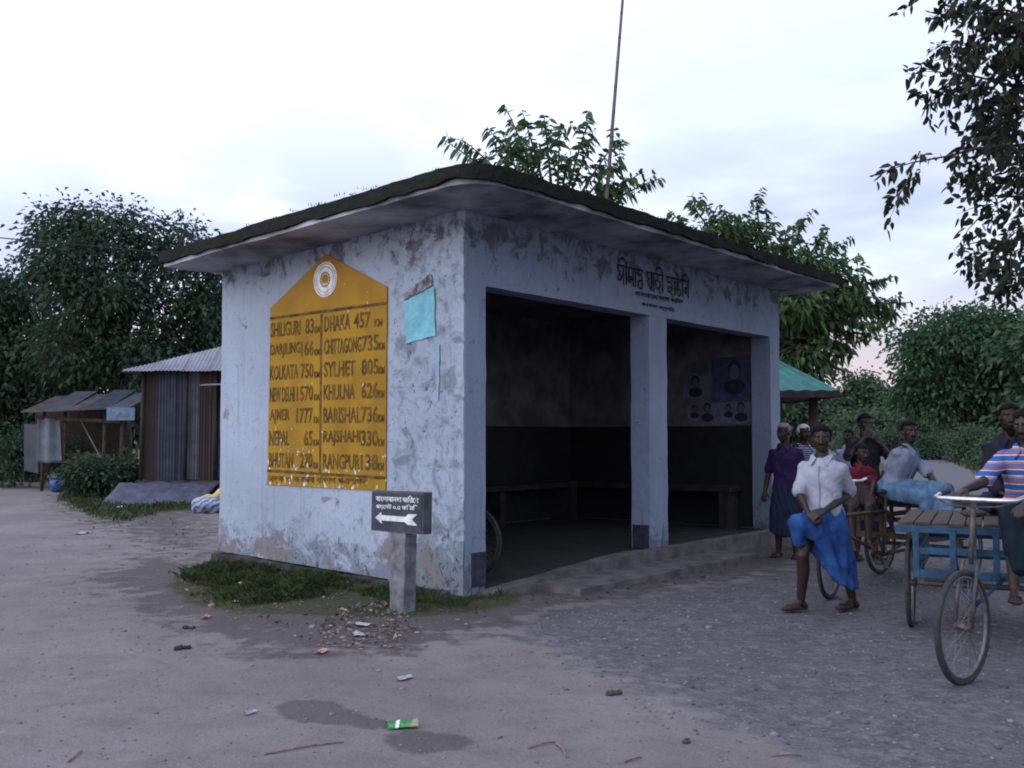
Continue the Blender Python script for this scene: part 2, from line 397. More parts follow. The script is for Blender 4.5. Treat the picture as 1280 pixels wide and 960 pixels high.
def leafmat(name, a, b, c, trans=0.25):
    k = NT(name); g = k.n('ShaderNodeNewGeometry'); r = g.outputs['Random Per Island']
    a = k.mix(k.ramp(k.noise(0.75, 3, 0.6), 0.4, 0.62), a, b); col = k.mix(k.ramp(r, 0.0, 0.8), a, tuple(1.35 * q for q in b)); col = k.mix(k.ramp(r, 0.86, 0.97), col, c)  # noise mixes in lighter clumps, painted as if the light caught them
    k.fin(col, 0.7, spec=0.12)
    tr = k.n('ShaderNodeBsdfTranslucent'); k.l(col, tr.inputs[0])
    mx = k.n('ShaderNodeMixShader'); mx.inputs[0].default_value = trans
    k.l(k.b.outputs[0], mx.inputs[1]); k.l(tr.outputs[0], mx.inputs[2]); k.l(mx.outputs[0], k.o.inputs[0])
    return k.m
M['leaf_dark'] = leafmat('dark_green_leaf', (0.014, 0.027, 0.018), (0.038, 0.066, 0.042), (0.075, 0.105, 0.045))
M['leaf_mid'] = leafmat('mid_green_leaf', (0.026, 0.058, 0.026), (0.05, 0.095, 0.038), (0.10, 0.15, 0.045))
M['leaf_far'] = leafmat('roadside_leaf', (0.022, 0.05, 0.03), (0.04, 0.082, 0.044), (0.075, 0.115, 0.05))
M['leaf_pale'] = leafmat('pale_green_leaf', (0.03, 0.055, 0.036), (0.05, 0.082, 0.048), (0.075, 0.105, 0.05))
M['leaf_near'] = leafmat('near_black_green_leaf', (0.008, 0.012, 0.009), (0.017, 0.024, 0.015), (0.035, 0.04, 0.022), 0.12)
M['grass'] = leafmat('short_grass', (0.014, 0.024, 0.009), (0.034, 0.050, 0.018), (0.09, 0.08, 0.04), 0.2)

# ------------------------------------------------------------------ ground
def inpoly(P, poly):
    x, y = P[:, 0], P[:, 1]; ins = np.zeros(len(P), bool); n = len(poly); dmin = np.full(len(P), 1e9)
    for i in range(n):
        x1, y1 = poly[i]; x2, y2 = poly[(i + 1) % n]
        c = ((y1 > y) != (y2 > y)); xi = (x2 - x1) * (y - y1) / ((y2 - y1) if y2 != y1 else 1e-9) + x1
        ins ^= c & (x < xi)
        dx, dy = x2 - x1, y2 - y1; t = np.clip(((x - x1) * dx + (y - y1) * dy) / (dx * dx + dy * dy + 1e-9), 0, 1)
        dmin = np.minimum(dmin, np.hypot(x - x1 - t * dx, y - y1 - t * dy))
    return np.where(ins, dmin, -dmin)
def soft(P, polypx, wdt, world=False):
    """0..1 mask, 0.5 on the outline, ramp width wdt metres"""
    poly = polypx if world else [tuple(gnd(*p)[:2]) for p in polypx]
    return np.clip(0.5 + inpoly(P, poly) / wdt, 0, 1)

SA = math.radians(50.7); SO = V((-0.45, 9.5, 0))
UR = V((math.cos(SA), math.sin(SA), 0)); UL = V((-math.sin(SA), math.cos(SA), 0))
def sh(a, b, z=0.0): return SO + UR * a + UL * b + UP * z
def shp(*pts): return [tuple(sh(a, b)[:2]) for a, b in pts]

ROAD = [(2.5, -6), (1.7, 4.4), (0.6, 6.6), (-0.15, 8.3), (1.2, 9.6), (3.2, 11.6), (5.6, 14.6), (8.0, 19), (11.5, 28), (18.5, 48), (27, 76), (33, 115), (33, 170), (22, 260),
        (30, 260), (43, 170), (44, 115), (36, 78), (28.5, 52), (23, 38), (19, 28), (16, 19), (15, 8), (15, -6)]
VERGE = shp((0.0, 3.95), (-0.55, 3.7), (-1.35, 2.75), (-1.8, 1.7), (-1.85, 0.8), (-1.45, 0.15), (-1.15, -0.3), (-0.75, -0.5), (0.0, -0.6), (0.5, -0.35), (0.3, 0.0))
LEFTGRASS = [(62, 600), (150, 592), (290, 600), (290, 640), (215, 640), (150, 660), (100, 650), (60, 625)]
FARGRASS_L = [(-300, 578), (60, 578), (62, 604), (0, 603), (-300, 606)]
def masks(P):
    road = soft(P, ROAD, 1.2, True)
    verge = soft(P, VERGE, 0.35, True)
    lg = soft(P, LEFTGRASS, 2.0); fg = soft(P, FARGRASS_L, 5.0)
    # land beyond the road and behind the shelter is grown over
    right = np.clip((P[:, 0] - (14.5 + 0.0 * P[:, 1])) / 3, 0, 1) * (1 - road)
    back = np.clip((P[:, 1] - (27 + 0.15 * np.abs(P[:, 0]))) / 6, 0, 1) * (1 - road) * (P[:, 0] > -9)
    farl = np.clip((P[:, 1] - 46) / 10, 0, 1) * (P[:, 0] <= -9)
    left = np.clip((-9.0 - 0.28 * P[:, 1] - P[:, 0]) / 4, 0, 1) * np.clip((P[:, 1] - 18) / 8, 0, 1) * 0.0
    grass = np.maximum.reduce([verge, lg * 0.8, fg, right, back, farl, left])
    wet = np.maximum(soft(P, [(338, 884), (360, 874), (420, 878), (452, 895), (500, 905), (480, 917), (425, 907), (370, 905)], 0.14),
                     soft(P, [(478, 920), (520, 912), (575, 918), (592, 928), (570, 939), (520, 942), (488, 934)], 0.14))
    # damp trodden earth round the shelter
    dark = np.maximum.reduce([soft(P, shp((0.0, 4.6), (0.2, 5.6), (-1.3, 4.2), (-2.2, 1.7), (-2.65, -0.5), (-2.0, -1.2), (-1.0, -1.15), (-0.4, -1.05), (0.4, -1.0), (4, -1.4), (7.6, -1.6), (8.4, 0.2), (0, 0.2)), 1.7, True),
                              soft(P, [(70, 590), (290, 600), (275, 700), (215, 700), (120, 665), (60, 630)], 3.0) * 0.8])
    return road, grass, wet, dark
def ground_h(x, y):
    P = np.array([[x, y]]) if np.isscalar(x) else np.column_stack([x, y])
    q = np.column_stack([P, np.zeros(len(P))])
    h = 0.012 * vnoise(q * 1.2, 3) + 0.006 * vnoise(q * 4.5, 4)
    vg = soft(P, VERGE, 0.6, True); h = h + 0.05 * vg
    ap = np.clip(1 - np.hypot(P[:, 0] - 1, P[:, 1] - 9) / 30, 0, 1); h = h * (0.3 + 0.7 * ap)
    ins = np.clip(inpoly(P, shp((0.0, 0.0), (6.9, 0.0), (6.9, 3.8), (0.0, 3.8))) / 0.3 , 0, 1); h = h * (1 - ins) - 0.03 * ins
    return float(h[0]) if np.isscalar(x) else h
def axis(lo, hi, step, far, grow):
    a = list(np.arange(lo, hi + 1e-6, step)); d = step
    while a[-1] < far: d *= grow; a.append(a[-1] + d)
    d = step; b = []
    p = lo
    while p > -far: d *= grow; p -= d; b.append(p)
    return np.array(b[::-1] + a)
def ground_mat():
    k = NT('dirt_and_gravel'); at_ = k.attr('ground'); ch = k.n('ShaderNodeSeparateColor'); k.l(at_.outputs['Color'], ch.inputs[0])
    road, grass, wet = ch.outputs; dark = at_.outputs['Alpha']
    n1 = k.noise(0.5, 5, 0.6); n2 = k.noise(3.2, 6, 0.65); n3 = k.noise(17, 6, 0.7); n4 = k.noise(70, 4, 0.7)
    def brk(mk, amp=0.55, nz=n2):
        return k.ramp(k.math('ADD', mk, k.math('MULTIPLY', k.math('SUBTRACT', nz, 0.5), amp * 2)), 0.36, 0.64)
    dirt = k.mix(k.ramp(n1, 0.3, 0.7), (0.142, 0.126, 0.126), (0.200, 0.178, 0.176))
    dirt = k.mix(k.math('MULTIPLY', k.ramp(n2, 0.4, 0.75), 0.55), dirt, (0.112, 0.098, 0.098))
    dirt = k.mix(k.math('MULTIPLY', k.ramp(n3, 0.56, 0.74), 0.45), dirt, (0.25, 0.228, 0.228))
    # gravel worn into the road: pale stones in grey dust
    vo = k.voro(9.0, 'Color'); vd = k.voro(9.0, 'Distance'); vs = k.n('ShaderNodeSeparateColor'); k.l(vo, vs.inputs[0])
    stone = k.math('MULTIPLY', k.ramp(vs.outputs[0], 0.45, 0.8), k.ramp(vd, 0.30, 0.62, 1.0, 0.0))
    gr = k.mix(k.ramp(n2, 0.3, 0.7), (0.062, 0.064, 0.074), (0.105, 0.104, 0.116))
    gr = k.mix(k.math('MULTIPLY', k.math('MULTIPLY', stone, k.ramp(n3, 0.35, 0.6)), 0.5), gr, (0.21, 0.205, 0.225))
    gr = k.mix(k.math('MULTIPLY', k.ramp(n3, 0.5, 0.7), 0.5), gr, (0.046, 0.047, 0.056))
    blot = k.noise(6.5, 6, 0.72, dist=0.8); gr = k.mix(k.math('MULTIPLY', k.ramp(blot, 0.52, 0.66), 0.6), gr, (0.165, 0.158, 0.172)); gr = k.mix(k.math('MULTIPLY', k.ramp(k.noise(38, 5, 0.75), 0.56, 0.68), 0.5), gr, (0.22, 0.212, 0.228))
    dirt = k.mix(k.math('MULTIPLY', k.ramp(k.noise(9, 6, 0.75, dist=0.6), 0.54, 0.68), 0.4), dirt, (0.105, 0.092, 0.092)); dirt = k.mix(k.math('MULTIPLY', k.ramp(k.noise(44, 5, 0.75), 0.58, 0.7), 0.4), dirt, (0.27, 0.248, 0.248))
    col = k.mix(k.math('MULTIPLY', brk(road, 0.7), 0.92), dirt, gr)
    k.bump(blot, 0.5, 0.03)
    mot = k.noise(17, 6, 0.78, stretch=(1.0, 1.5, 1.0), dist=1.0); sp2 = k.noise(95, 3, 0.8)
    rmk = brk(road, 0.7)
    col = k.mix(k.math('MULTIPLY', k.math('MULTIPLY', k.ramp(mot, 0.53, 0.63), rmk), 0.55), col, (0.19, 0.183, 0.2)); col = k.mix(k.math('MULTIPLY', k.math('MULTIPLY', k.ramp(mot, 0.47, 0.37), rmk), 0.6), col, (0.038, 0.039, 0.048))
    col = k.mix(k.math('MULTIPLY', k.ramp(sp2, 0.56, 0.68), 0.4), col, (0.27, 0.25, 0.255)); col = k.mix(k.math('MULTIPLY', k.ramp(sp2, 0.44, 0.33), 0.45), col, (0.07, 0.063, 0.066))
    col = k.mix(k.math('MULTIPLY', brk(dark, 0.8), 0.68), col, (0.055, 0.048, 0.047))
    soil = k.mix(k.ramp(n3, 0.35, 0.65), (0.035, 0.040, 0.020), (0.065, 0.062, 0.036))
    col = k.mix(brk(k.math('ADD', grass, k.math('MULTIPLY', k.math('SUBTRACT', n3, 0.5), 0.6)), 0.6), col, soil)
    wm = brk(k.math('ADD', wet, k.math('MULTIPLY', k.math('SUBTRACT', n3, 0.5), 0.9)), 0.35)
    col = k.mix(k.math('MULTIPLY', wm, 0.72), col, (0.06, 0.054, 0.056))
    k.bump(n2, 0.35, 0.05); k.bump(n3, 0.6, 0.025); k.bump(n4, 0.6, 0.008)
    k.bump(k.math('MULTIPLY', stone, road), 0.5, 0.02)
    return k.fin(col, k.ramp(wm, 0, 1, 0.95, 0.6), spec=0.15)
M['ground'] = ground_mat()
xs = axis(-8, 9, 0.09, 900, 1.05); ys = axis(4, 16, 0.09, 1600, 1.045); ys = ys[ys > -60]
GX, GY = np.meshgrid(xs, ys, indexing='xy'); gp = np.column_stack([GX.ravel(), GY.ravel()])
gz = ground_h(gp[:, 0], gp[:, 1])
nx, ny = len(xs), len(ys); ii = np.arange(nx * ny).reshape(ny, nx)
gf = np.column_stack([ii[:-1, :-1].ravel(), ii[:-1, 1:].ravel(), ii[1:, 1:].ravel(), ii[1:, :-1].ravel()])
gme = np_mesh('ground', np.column_stack([gp, gz]), gf)
ca = gme.color_attributes.new('ground', 'FLOAT_COLOR', 'POINT')
ca.data.foreach_set('color', np.column_stack(masks(gp)).astype(np.float32).ravel())
tag(link_mesh('ground', gme, M['ground'], None, True), kind='structure')

# ------------------------------------------------------------------ the passenger shelter
shelter = thing('passenger_shelter', 'whitewashed open-fronted roadside shelter with a mossy flat roof slab', 'shelter', SO, SA)
def roof_z(y): return 3.675 - 0.05 * y
def rough_box(x0, x1, y0, y1, z0, z1, step=0.09, amp=0.006, top=None, rnd=0.0, bot=None, freq=3.0, seed=5, warp=None):
    """box with a fine grid on every face, its surface and edges uneven"""
    nx_, ny_, nz_ = [max(1, int(round((b - a) / step))) for a, b in ((x0, x1), (y0, y1), (z0, z1))]
    bm = bmesh.new(); cache = {}
    def vert(i, j, k):
        if (i, j, k) not in cache:
            x = x0 + (x1 - x0) * i / nx_; y = y0 + (y1 - y0) * j / ny_
            a = bot(x, y) if bot else z0; b = top(x, y) if top else z1
            z = a + (b - a) * k / nz_
            if rnd and x < (x0 + x1) / 2 and y < (y0 + y1) / 2:
                cx = min(max(x, x0 + rnd), x1 - rnd); cy = min(max(y, y0 + rnd), y1 - rnd); qx, qy = x - cx, y - cy; L = math.hypot(qx, qy)
                if L > 1e-6:
                    s_ = max(abs(qx), abs(qy)) / L; x, y = cx + qx * s_, cy + qy * s_
            p = V((x, y, z))
            if warp: p = p + V(warp(p))
            p = p + mnoise.noise_vector(p * freq + V((seed, 0, 0))) * amp + mnoise.noise_vector(p * freq * 4 + V((0, seed, 0))) * (amp * 0.5)
            cache[(i, j, k)] = bm.verts.new(p)
        return cache[(i, j, k)]
    def quad(a, b, c, d): bm.faces.new([vert(*a), vert(*b), vert(*c), vert(*d)])
    for i in range(nx_):
        for j in range(ny_):
            quad((i, j, 0), (i, j + 1, 0), (i + 1, j + 1, 0), (i + 1, j, 0)); quad((i, j, nz_), (i + 1, j, nz_), (i + 1, j + 1, nz_), (i, j + 1, nz_))
        for k in range(nz_):
            quad((i, 0, k), (i + 1, 0, k), (i + 1, 0, k + 1), (i, 0, k + 1)); quad((i, ny_, k), (i, ny_, k + 1), (i + 1, ny_, k + 1), (i + 1, ny_, k))
    for j in range(ny_):
        for k in range(nz_):
            quad((0, j, k), (0, j, k + 1), (0, j + 1, k + 1), (0, j + 1, k)); quad((nx_, j, k), (nx_, j + 1, k), (nx_, j + 1, k + 1), (nx_, j, k + 1))
    me = bpy.data.meshes.new('m'); bm.to_mesh(me); bm.free(); return me
def sbox(name, m, *a, parent=None, smooth=False, **k): return link_mesh(name, rough_box(*a, **k), m, parent or shelter, smooth)
LX, LY = 6.94, 3.87
top = lambda x, y: roof_z(y) + 0.02
lw = sbox('side_wall', M['plaster'], 0, 0.2, 1.0, LY, 0.06, 3.6, top=top, bot=lambda x, y: 0.07 + 0.03 * y)
cw = sbox('corner_wall', M['plaster'], -0.007, 0.2, 0.2, 1.0, 0.03, 3.6, top=top, amp=0.009)
cpil = sbox('corner_pillar', M['plaster'], -0.007, 0.306, 0.0, 0.2, 0.02, 3.6, top=top, amp=0.012, step=0.06)
# the front face of the corner pillar has limewash darkened to stand for shade
sbox('pillar_shade_face', M['plaster_front'], 0.012, 0.302, -0.006, 0.003, 0.1, 3.0, step=0.06, amp=0.003, parent=cpil)
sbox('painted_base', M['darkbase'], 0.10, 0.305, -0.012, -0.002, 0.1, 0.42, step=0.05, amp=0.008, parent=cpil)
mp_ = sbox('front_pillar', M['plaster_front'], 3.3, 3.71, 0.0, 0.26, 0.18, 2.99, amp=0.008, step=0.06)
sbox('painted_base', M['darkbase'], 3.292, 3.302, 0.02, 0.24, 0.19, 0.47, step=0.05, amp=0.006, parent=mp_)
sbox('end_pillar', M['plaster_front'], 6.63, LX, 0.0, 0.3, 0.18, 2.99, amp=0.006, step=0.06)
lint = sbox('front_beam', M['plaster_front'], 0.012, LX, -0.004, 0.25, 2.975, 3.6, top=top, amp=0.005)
sbox('back_wall', M['plaster_inshade'], 0.2, LX, LY - 0.2, LY, 0.05, 3.55, top=top, step=0.2)
ew = sbox('end_wall', M['plaster_inshade'], LX - 0.2, LX - 0.004, 0.3, LY - 0.2, 0.05, 3.55, top=top, step=0.2)
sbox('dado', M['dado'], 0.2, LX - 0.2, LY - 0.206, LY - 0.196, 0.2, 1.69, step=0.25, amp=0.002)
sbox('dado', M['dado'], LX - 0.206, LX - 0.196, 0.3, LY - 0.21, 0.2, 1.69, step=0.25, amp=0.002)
sbox('ceiling', M['plaster_inshade'], 0.2, LX - 0.2, 0.25, LY - 0.2, 3.42, 3.46, step=0.3)  # sheet under the slab, its colour darkened as interior shade
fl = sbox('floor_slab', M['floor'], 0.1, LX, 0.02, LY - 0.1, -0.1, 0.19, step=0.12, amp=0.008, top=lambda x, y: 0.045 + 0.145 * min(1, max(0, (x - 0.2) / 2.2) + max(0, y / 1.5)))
sbox('floor_edge', M['concrete'], 0.2, LX + 0.05, -0.16, 0.02, -0.1, 0.2, step=0.06, amp=0.010, freq=2.5, top=lambda x, y: 0.05 + 0.15 * min(1, max(0, (x - 0.2) / 2.2)))
sbox('step', M['concrete'], 0.85, 4.7, -0.72, -0.16, -0.1, 0.07, step=0.06, amp=0.010, freq=2.5, seed=9)
sbox('plinth', M['plinth'], -0.06, 0.1, 0.15, LY + 0.03, -0.15, 0.1, step=0.06, amp=0.03, freq=4, seed=12, top=lambda x, y: 0.05 + 0.03 * y)
# bench cast along the back and end walls
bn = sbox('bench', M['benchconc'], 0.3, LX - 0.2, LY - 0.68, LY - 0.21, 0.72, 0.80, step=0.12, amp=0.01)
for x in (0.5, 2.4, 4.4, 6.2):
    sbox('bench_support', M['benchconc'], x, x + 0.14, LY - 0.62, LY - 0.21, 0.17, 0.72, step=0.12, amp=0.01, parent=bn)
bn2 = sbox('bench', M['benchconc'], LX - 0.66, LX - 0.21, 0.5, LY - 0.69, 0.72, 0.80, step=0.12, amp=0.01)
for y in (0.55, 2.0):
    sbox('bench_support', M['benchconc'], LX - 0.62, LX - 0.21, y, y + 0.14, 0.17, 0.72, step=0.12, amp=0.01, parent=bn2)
# roof: soffit slab and the thick mossy edge above it
slab = sbox('roof_slab', M['soffit'], -0.68, LX + 0.44, -0.74, LY + 0.17, 3.62, 3.70, rnd=0.4, step=0.1, amp=0.012, freq=2, bot=lambda x, y: roof_z(y), top=lambda x, y: roof_z(y) + 0.09)
def sag(p):
    e = 0.004 * math.sin(p.x * 1.7 + 1) + 0.003 * math.sin(p.x * 4.1 + p.y * 2.3)
    return (0, 0, e)
sbox('mossy_edge', M['moss'], -0.72, LX + 0.48, -0.78, LY + 0.21, 3.655, 3.84, rnd=0.40, step=0.06, amp=0.014, freq=5, smooth=False,
     bot=lambda x, y: roof_z(y) + 0.035 + 0.03 * mnoise.noise(V((x * 3, y * 3, 2))), top=lambda x, y: roof_z(y) + 0.165 + 0.010 * mnoise.noise(V((x * 1.4, y * 1.4, 7))), warp=sag, parent=slab)
# fallen-leaf tufts growing on the roof edge
tv = []; tf = []
for i in range(70):
    t = random.random()
    if random.random() < 0.5: x, y = -0.72 + random.random() * 0.25, -0.6 + 4.8 * t
    else: x, y = -0.5 + 8 * t, -0.78 + random.random() * 0.25
    z = roof_z(y) + 0.2
    for k in range(7):
        a = random.random() * 6.28; h = random.uniform(0.012, 0.035); w = 0.006
        b = len(tv); o = V((x + random.uniform(-0.05, 0.05), y + random.uniform(-0.05, 0.05), z - 0.01)); d = V((math.cos(a), math.sin(a), 0))
        tv += [o - d.cross(UP) * w, o + d.cross(UP) * w, o + d * h * 0.5 + UP * h]; tf.append((b, b + 1, b + 2))
me = bpy.data.meshes.new('roof_weeds'); me.from_pydata(tv, [], tf)
tag(link_mesh('roof_weeds', me, M['grass'], slab), kind='stuff')

# --- painted distance board on the side wall (local frame: across = -y, up = z, out = -x)
BX = -0.004
def bpt(y, z, d=0.0): return V((BX - d, y, z))
bd = MB().prism([bpt(2.95, 0.985, 0.012), bpt(1.04, 0.975, 0.012), bpt(1.04, 3.03, 0.012), bpt(1.99, 3.475, 0.012), bpt(2.93, 2.97, 0.012)], (0.02, 0, 0)).build('distance_board', M['board'], shelter)
bd['label'] = 'yellow painted board with a pointed top listing towns and distances'
def text_geo(body, size=1.0, shear=0.0):
    cu = bpy.data.curves.new('t', 'FONT'); cu.body = body; cu.size = size; cu.resolution_u = 2; cu.offset = 0.016; cu.shear = shear
    o = bpy.data.objects.new('t', cu); COL.objects.link(o)
    dg = bpy.context.evaluated_depsgraph_get(); dg.update()
    me = bpy.data.meshes.new_from_object(o.evaluated_get(dg))
    vs = [V(v.co) for v in me.vertices]; fs = [list(p.vertices) for p in me.polygons]
    bpy.data.objects.remove(o); bpy.data.meshes.remove(me); return vs, fs
def lettering(name, body, org, ux, uy, width, height, m, parent, thick=0.0):
    """flat painted letters fitted to width x height, lower left corner at org"""
    vs, fs = text_geo(body)
    x0 = min(v.x for v in vs); x1 = max(v.x for v in vs); y0 = min(v.y for v in vs); y1 = max(v.y for v in vs)
    org, ux, uy = V(org), V(ux), V(uy); jit = random.uniform(-0.01, 0.01)
    pts = [org + ux * ((v.x - x0) / (x1 - x0) * width) + uy * ((v.y - y0) / (y1 - y0) * height + jit * width * (v.x - x0) / (x1 - x0)) for v in vs]
    me = bpy.data.meshes.new(name); me.from_pydata(pts, [], fs); me.update()
    o = link_mesh(name, me, m, parent)
    # stroke weight like brush lettering: thicken the outlines
    md = o.modifiers.new('t', 'SOLIDIFY'); md.thickness = 0.002; md.offset = 0
    return o
AX = V((0, -1, 0)); OUT = 0.0155
def bar(name, y0, z0, y1, z1, w):
    return MB().beam(bpt(y0, z0, OUT - 0.001), bpt(y1, z1, OUT - 0.001), 0.003, w, up=(0, 0.0, 1) if abs(y1 - y0) > 0.1 else (0, 1, 0)).build(name, M['letter'], bd)
bar('rule', 2.93, 2.85, 1.045, 2.865, 0.032); bar('rule', 2.045, 2.83, 2.045, 1.14, 0.03); bar('rule', 2.945, 1.14, 1.045, 1.105, 0.03)
rows = [('SHILIGURI', '83', 'DHAKA', '457', ' KM'), ('DARJILING', '166', 'CHITTAGONG', '735', 'KM'), ('KOLKATA', '750', 'SYLHET', '805', 'KM'),
        ('NEW DELHI', '1570', 'KHULNA', '626', 'KM'), ('AJMER', '1777', 'BARISHAL', '736', 'KM'), ('NEPAL', '65', 'RAJSHAHI', '330', 'KM'), ('BHUTAN', '270', 'RANGPUR', '138', 'KM')]
for i, (a, n1, b, n2, k_) in enumerate(rows):
    z = 2.635 - i * 0.243; h = 0.165
    wa = min(0.43 if i == 3 else 0.52, 0.07 * len(a)); lettering('lettering', a, bpt(2.915, z, OUT), AX, UP, wa, h, M['letter'], bd)
    wn1 = 0.066 * len(n1) + 0.01; lettering('lettering', n1, bpt(2.17 + wn1, z, OUT), AX, UP, wn1, h, M['letter'], bd)
    lettering('lettering', 'KM', bpt(2.155, z, OUT), AX, UP, 0.085, 0.07, M['letter'], bd)
    wb = min(0.58, 0.082 * len(b)); lettering('lettering', b, bpt(1.995, z, OUT), AX, UP, wb, h, M['letter'], bd)
    wn2 = 0.25; lettering('lettering', n2, bpt(1.405 if i else 1.53, z, OUT), AX, UP, wn2, h, M['letter'], bd)
    lettering('lettering', 'KM', bpt(1.15 if i else 1.22, z, OUT), AX, UP, 0.085 if i else 0.12, 0.08, M['letter'], bd)
lettering('lettering', 'সড়ক ও জনপথ বিভাগ পঞচগড়', bpt(2.92, 1.005, OUT), AX, UP, 1.62, 0.105, M['letter'], bd)
# round emblem: white rings on the gable of the board
em = MB()
def disc_ring(mb, c, r0, r1, n=40, d=0.0):
    a = [c + V((-d, -math.cos(t) * r1, math.sin(t) * r1 )) for t in [2 * math.pi * i / n for i in range(n)]]
    b = [c + V((-d, -math.cos(t) * r0, math.sin(t) * r0)) for t in [2 * math.pi * i / n for i in range(n)]]
    mb.add(a + b, [[i, (i + 1) % n, n + (i + 1) % n, n + i] for i in range(n)])
ec = bpt(1.99, 3.2, 0.013)
for r0, r1 in ((0.085, 0.135), (0.142, 0.166), (0.173, 0.19)): disc_ring(em, ec, r0, r1, d=0.002)
for i in range(14):
    t = 2 * math.pi * i / 14; p = ec + V((-0.002, -math.cos(t) * 0.075, math.sin(t) * 0.075)); q = ec + V((-0.002, -math.cos(t) * 0.05, math.sin(t) * 0.05))
    em.beam(p, q, 0.002, 0.008, up=V((0, math.sin(t), math.cos(t))))
em.beam(ec + V((-0.002, 0.03, -0.05)), ec + V((-0.002, -0.03, -0.05)), 0.002, 0.02)
em.build('emblem', M['white'], bd)

# --- brush lettering above the front pillar
def strokes(name, glyphs, org, ux, uy, nrm, s, w, m, parent):
    mb = MB(); x = 0.0
    for adv, sts in glyphs:
        for st in sts:
            # smooth polyline
            pts = []
            for i in range(len(st) - 1):
                p0 = st[max(i - 1, 0)]; p1 = st[i]; p2 = st[i + 1]; p3 = st[min(i + 2, len(st) - 1)]
                for k in range(5):
                    t = k / 5
                    pts.append(tuple(0.5 * ((2 * p1[c]) + (-p0[c] + p2[c]) * t + (2 * p0[c] - 5 * p1[c] + 4 * p2[c] - p3[c]) * t * t + (-p0[c] + 3 * p1[c] - 3 * p2[c] + p3[c]) * t ** 3) for c in (0, 1)))
            pts.append(st[-1]); L = []; Rr = []
            for i, p in enumerate(pts):
                a = pts[max(i - 1, 0)]; b = pts[min(i + 1, len(pts) - 1)]; dx, dy = b[0] - a[0], b[1] - a[1]; q = math.hypot(dx, dy) or 1
                hw = w * (0.62 + 0.38 * abs(dx / q * 0.6 + dy / q * 0.8)); nx_, ny_ = -dy / q * hw, dx / q * hw
                L.append((x + p[0] + nx_, p[1] + ny_)); Rr.append((x + p[0] - nx_, p[1] - ny_))
            f3 = lambda q, e: V(org) + V(ux) * (q[0] * s) + V(uy) * (q[1] * s) + V(nrm) * e
            e = random.uniform(0.0, 0.0012); n = len(pts)
            mb.add([f3(q, e) for q in L] + [f3(q, e) for q in Rr], [[i, i + 1, n + i + 1, n + i] for i in range(n - 1)])
        x += adv
    return mb.build(name, m, parent)
G = {}
hb = lambda a: [(-0.02, 1.0), (a + 0.02, 1.0)]
G['sa'] = (0.72, [hb(0.72), [(0.10, 0.97), (0.08, 0.72), (0.22, 0.70), (0.26, 0.55), (0.12, 0.45), (0.10, 0.28), (0.24, 0.2), (0.42, 0.42), (0.60, 0.6)], [(0.60, 1.0), (0.60, 0.0)]])
G['ii'] = (0.30, [hb(0.30), [(0.16, 0.0), (0.16, 1.0), (0.10, 1.28), (-0.18, 1.42), (-0.5, 1.28), (-0.58, 1.12)]])
G['ma'] = (0.66, [hb(0.66), [(0.12, 1.0), (0.12, 0.5), (0.10, 0.25), (0.22, 0.2), (0.3, 0.34), (0.42, 0.42), (0.55, 0.30)], [(0.12, 0.5), (0.4, 0.52)], [(0.55, 1.0), (0.55, 0.0)]])
G['aa'] = (0.26, [hb(0.26), [(0.13, 1.0), (0.13, 0.0)]])
G['nta'] = (0.66, [hb(0.66), [(0.12, 0.98), (0.16, 0.72), (0.36, 0.75), (0.52, 0.6), (0.5, 0.42), (0.3, 0.42), (0.14, 0.3), (0.2, 0.05), (0.46, 0.0), (0.58, 0.25), (0.5, 0.45)]])
G['sp'] = (0.34, [])
G['ya'] = (0.62, [hb(0.62), [(0.10, 0.98), (0.12, 0.72), (0.3, 0.66), (0.12, 0.5), (0.28, 0.28), (0.52, 0.05)], [(0.52, 1.0), (0.52, 0.0)]])
G['tra'] = (0.68, [hb(0.68), [(0.34, 0.98), (0.3, 0.75), (0.12, 0.6), (0.14, 0.3), (0.36, 0.2), (0.55, 0.35), (0.52, 0.6), (0.36, 0.62)], [(0.36, 0.2), (0.5, 0.05), (0.64, -0.1)]])
G['cha'] = (0.74, [hb(0.74), [(0.14, 1.0), (0.12, 0.7), (0.36, 0.72), (0.58, 0.6), (0.52, 0.42), (0.26, 0.44), (0.14, 0.28), (0.3, 0.14), (0.5, 0.26), (0.62, 0.42)], [(0.4, 0.15), (0.56, 0.02), (0.66, -0.14)]])
G['u'] = (0.66, [hb(0.66), [(0.30, 0.98), (0.28, 0.72), (0.14, 0.5), (0.14, 0.2), (0.36, 0.04), (0.54, 0.22), (0.44, 0.44), (0.24, 0.36)], [(0.36, 1.0), (0.2, 1.28), (-0.1, 1.38)]])
G['i'] = (0.26, [hb(0.26), [(0.13, 0.0), (0.13, 1.0), (0.22, 1.3), (0.52, 1.4), (0.80, 1.2), (0.84, 1.02)]])
G['na'] = (0.62, [hb(0.62), [(0.52, 0.55), (0.3, 0.6), (0.12, 0.5), (0.14, 0.28), (0.3, 0.3), (0.28, 0.48)], [(0.52, 1.0), (0.52, 0.0)]])
title = [G[k] for k in ('sa', 'ii', 'ma', 'aa', 'nta', 'sp', 'ya', 'aa', 'tra', 'ii', 'sp', 'cha', 'aa', 'u', 'i', 'na')]
strokes('lettering', title, (2.60, -0.0155, 3.275), (1, 0, 0), (0, 0, 1), (0, -1, 0), 0.215, 0.062, M['letter_dark'], lint)
lettering('lettering', 'বাসতবায়নে জেলা পরিষদ', (2.98, -0.0165, 3.165), V((1, 0, 0)), UP, 1.12, 0.085, M['letter_dark'], lint)
lettering('lettering', 'পঞচগড় তেতুলিয়া', (3.12, -0.0165, 3.06), V((1, 0, 0)), UP, 0.76, 0.07, M['letter_dark'], lint)

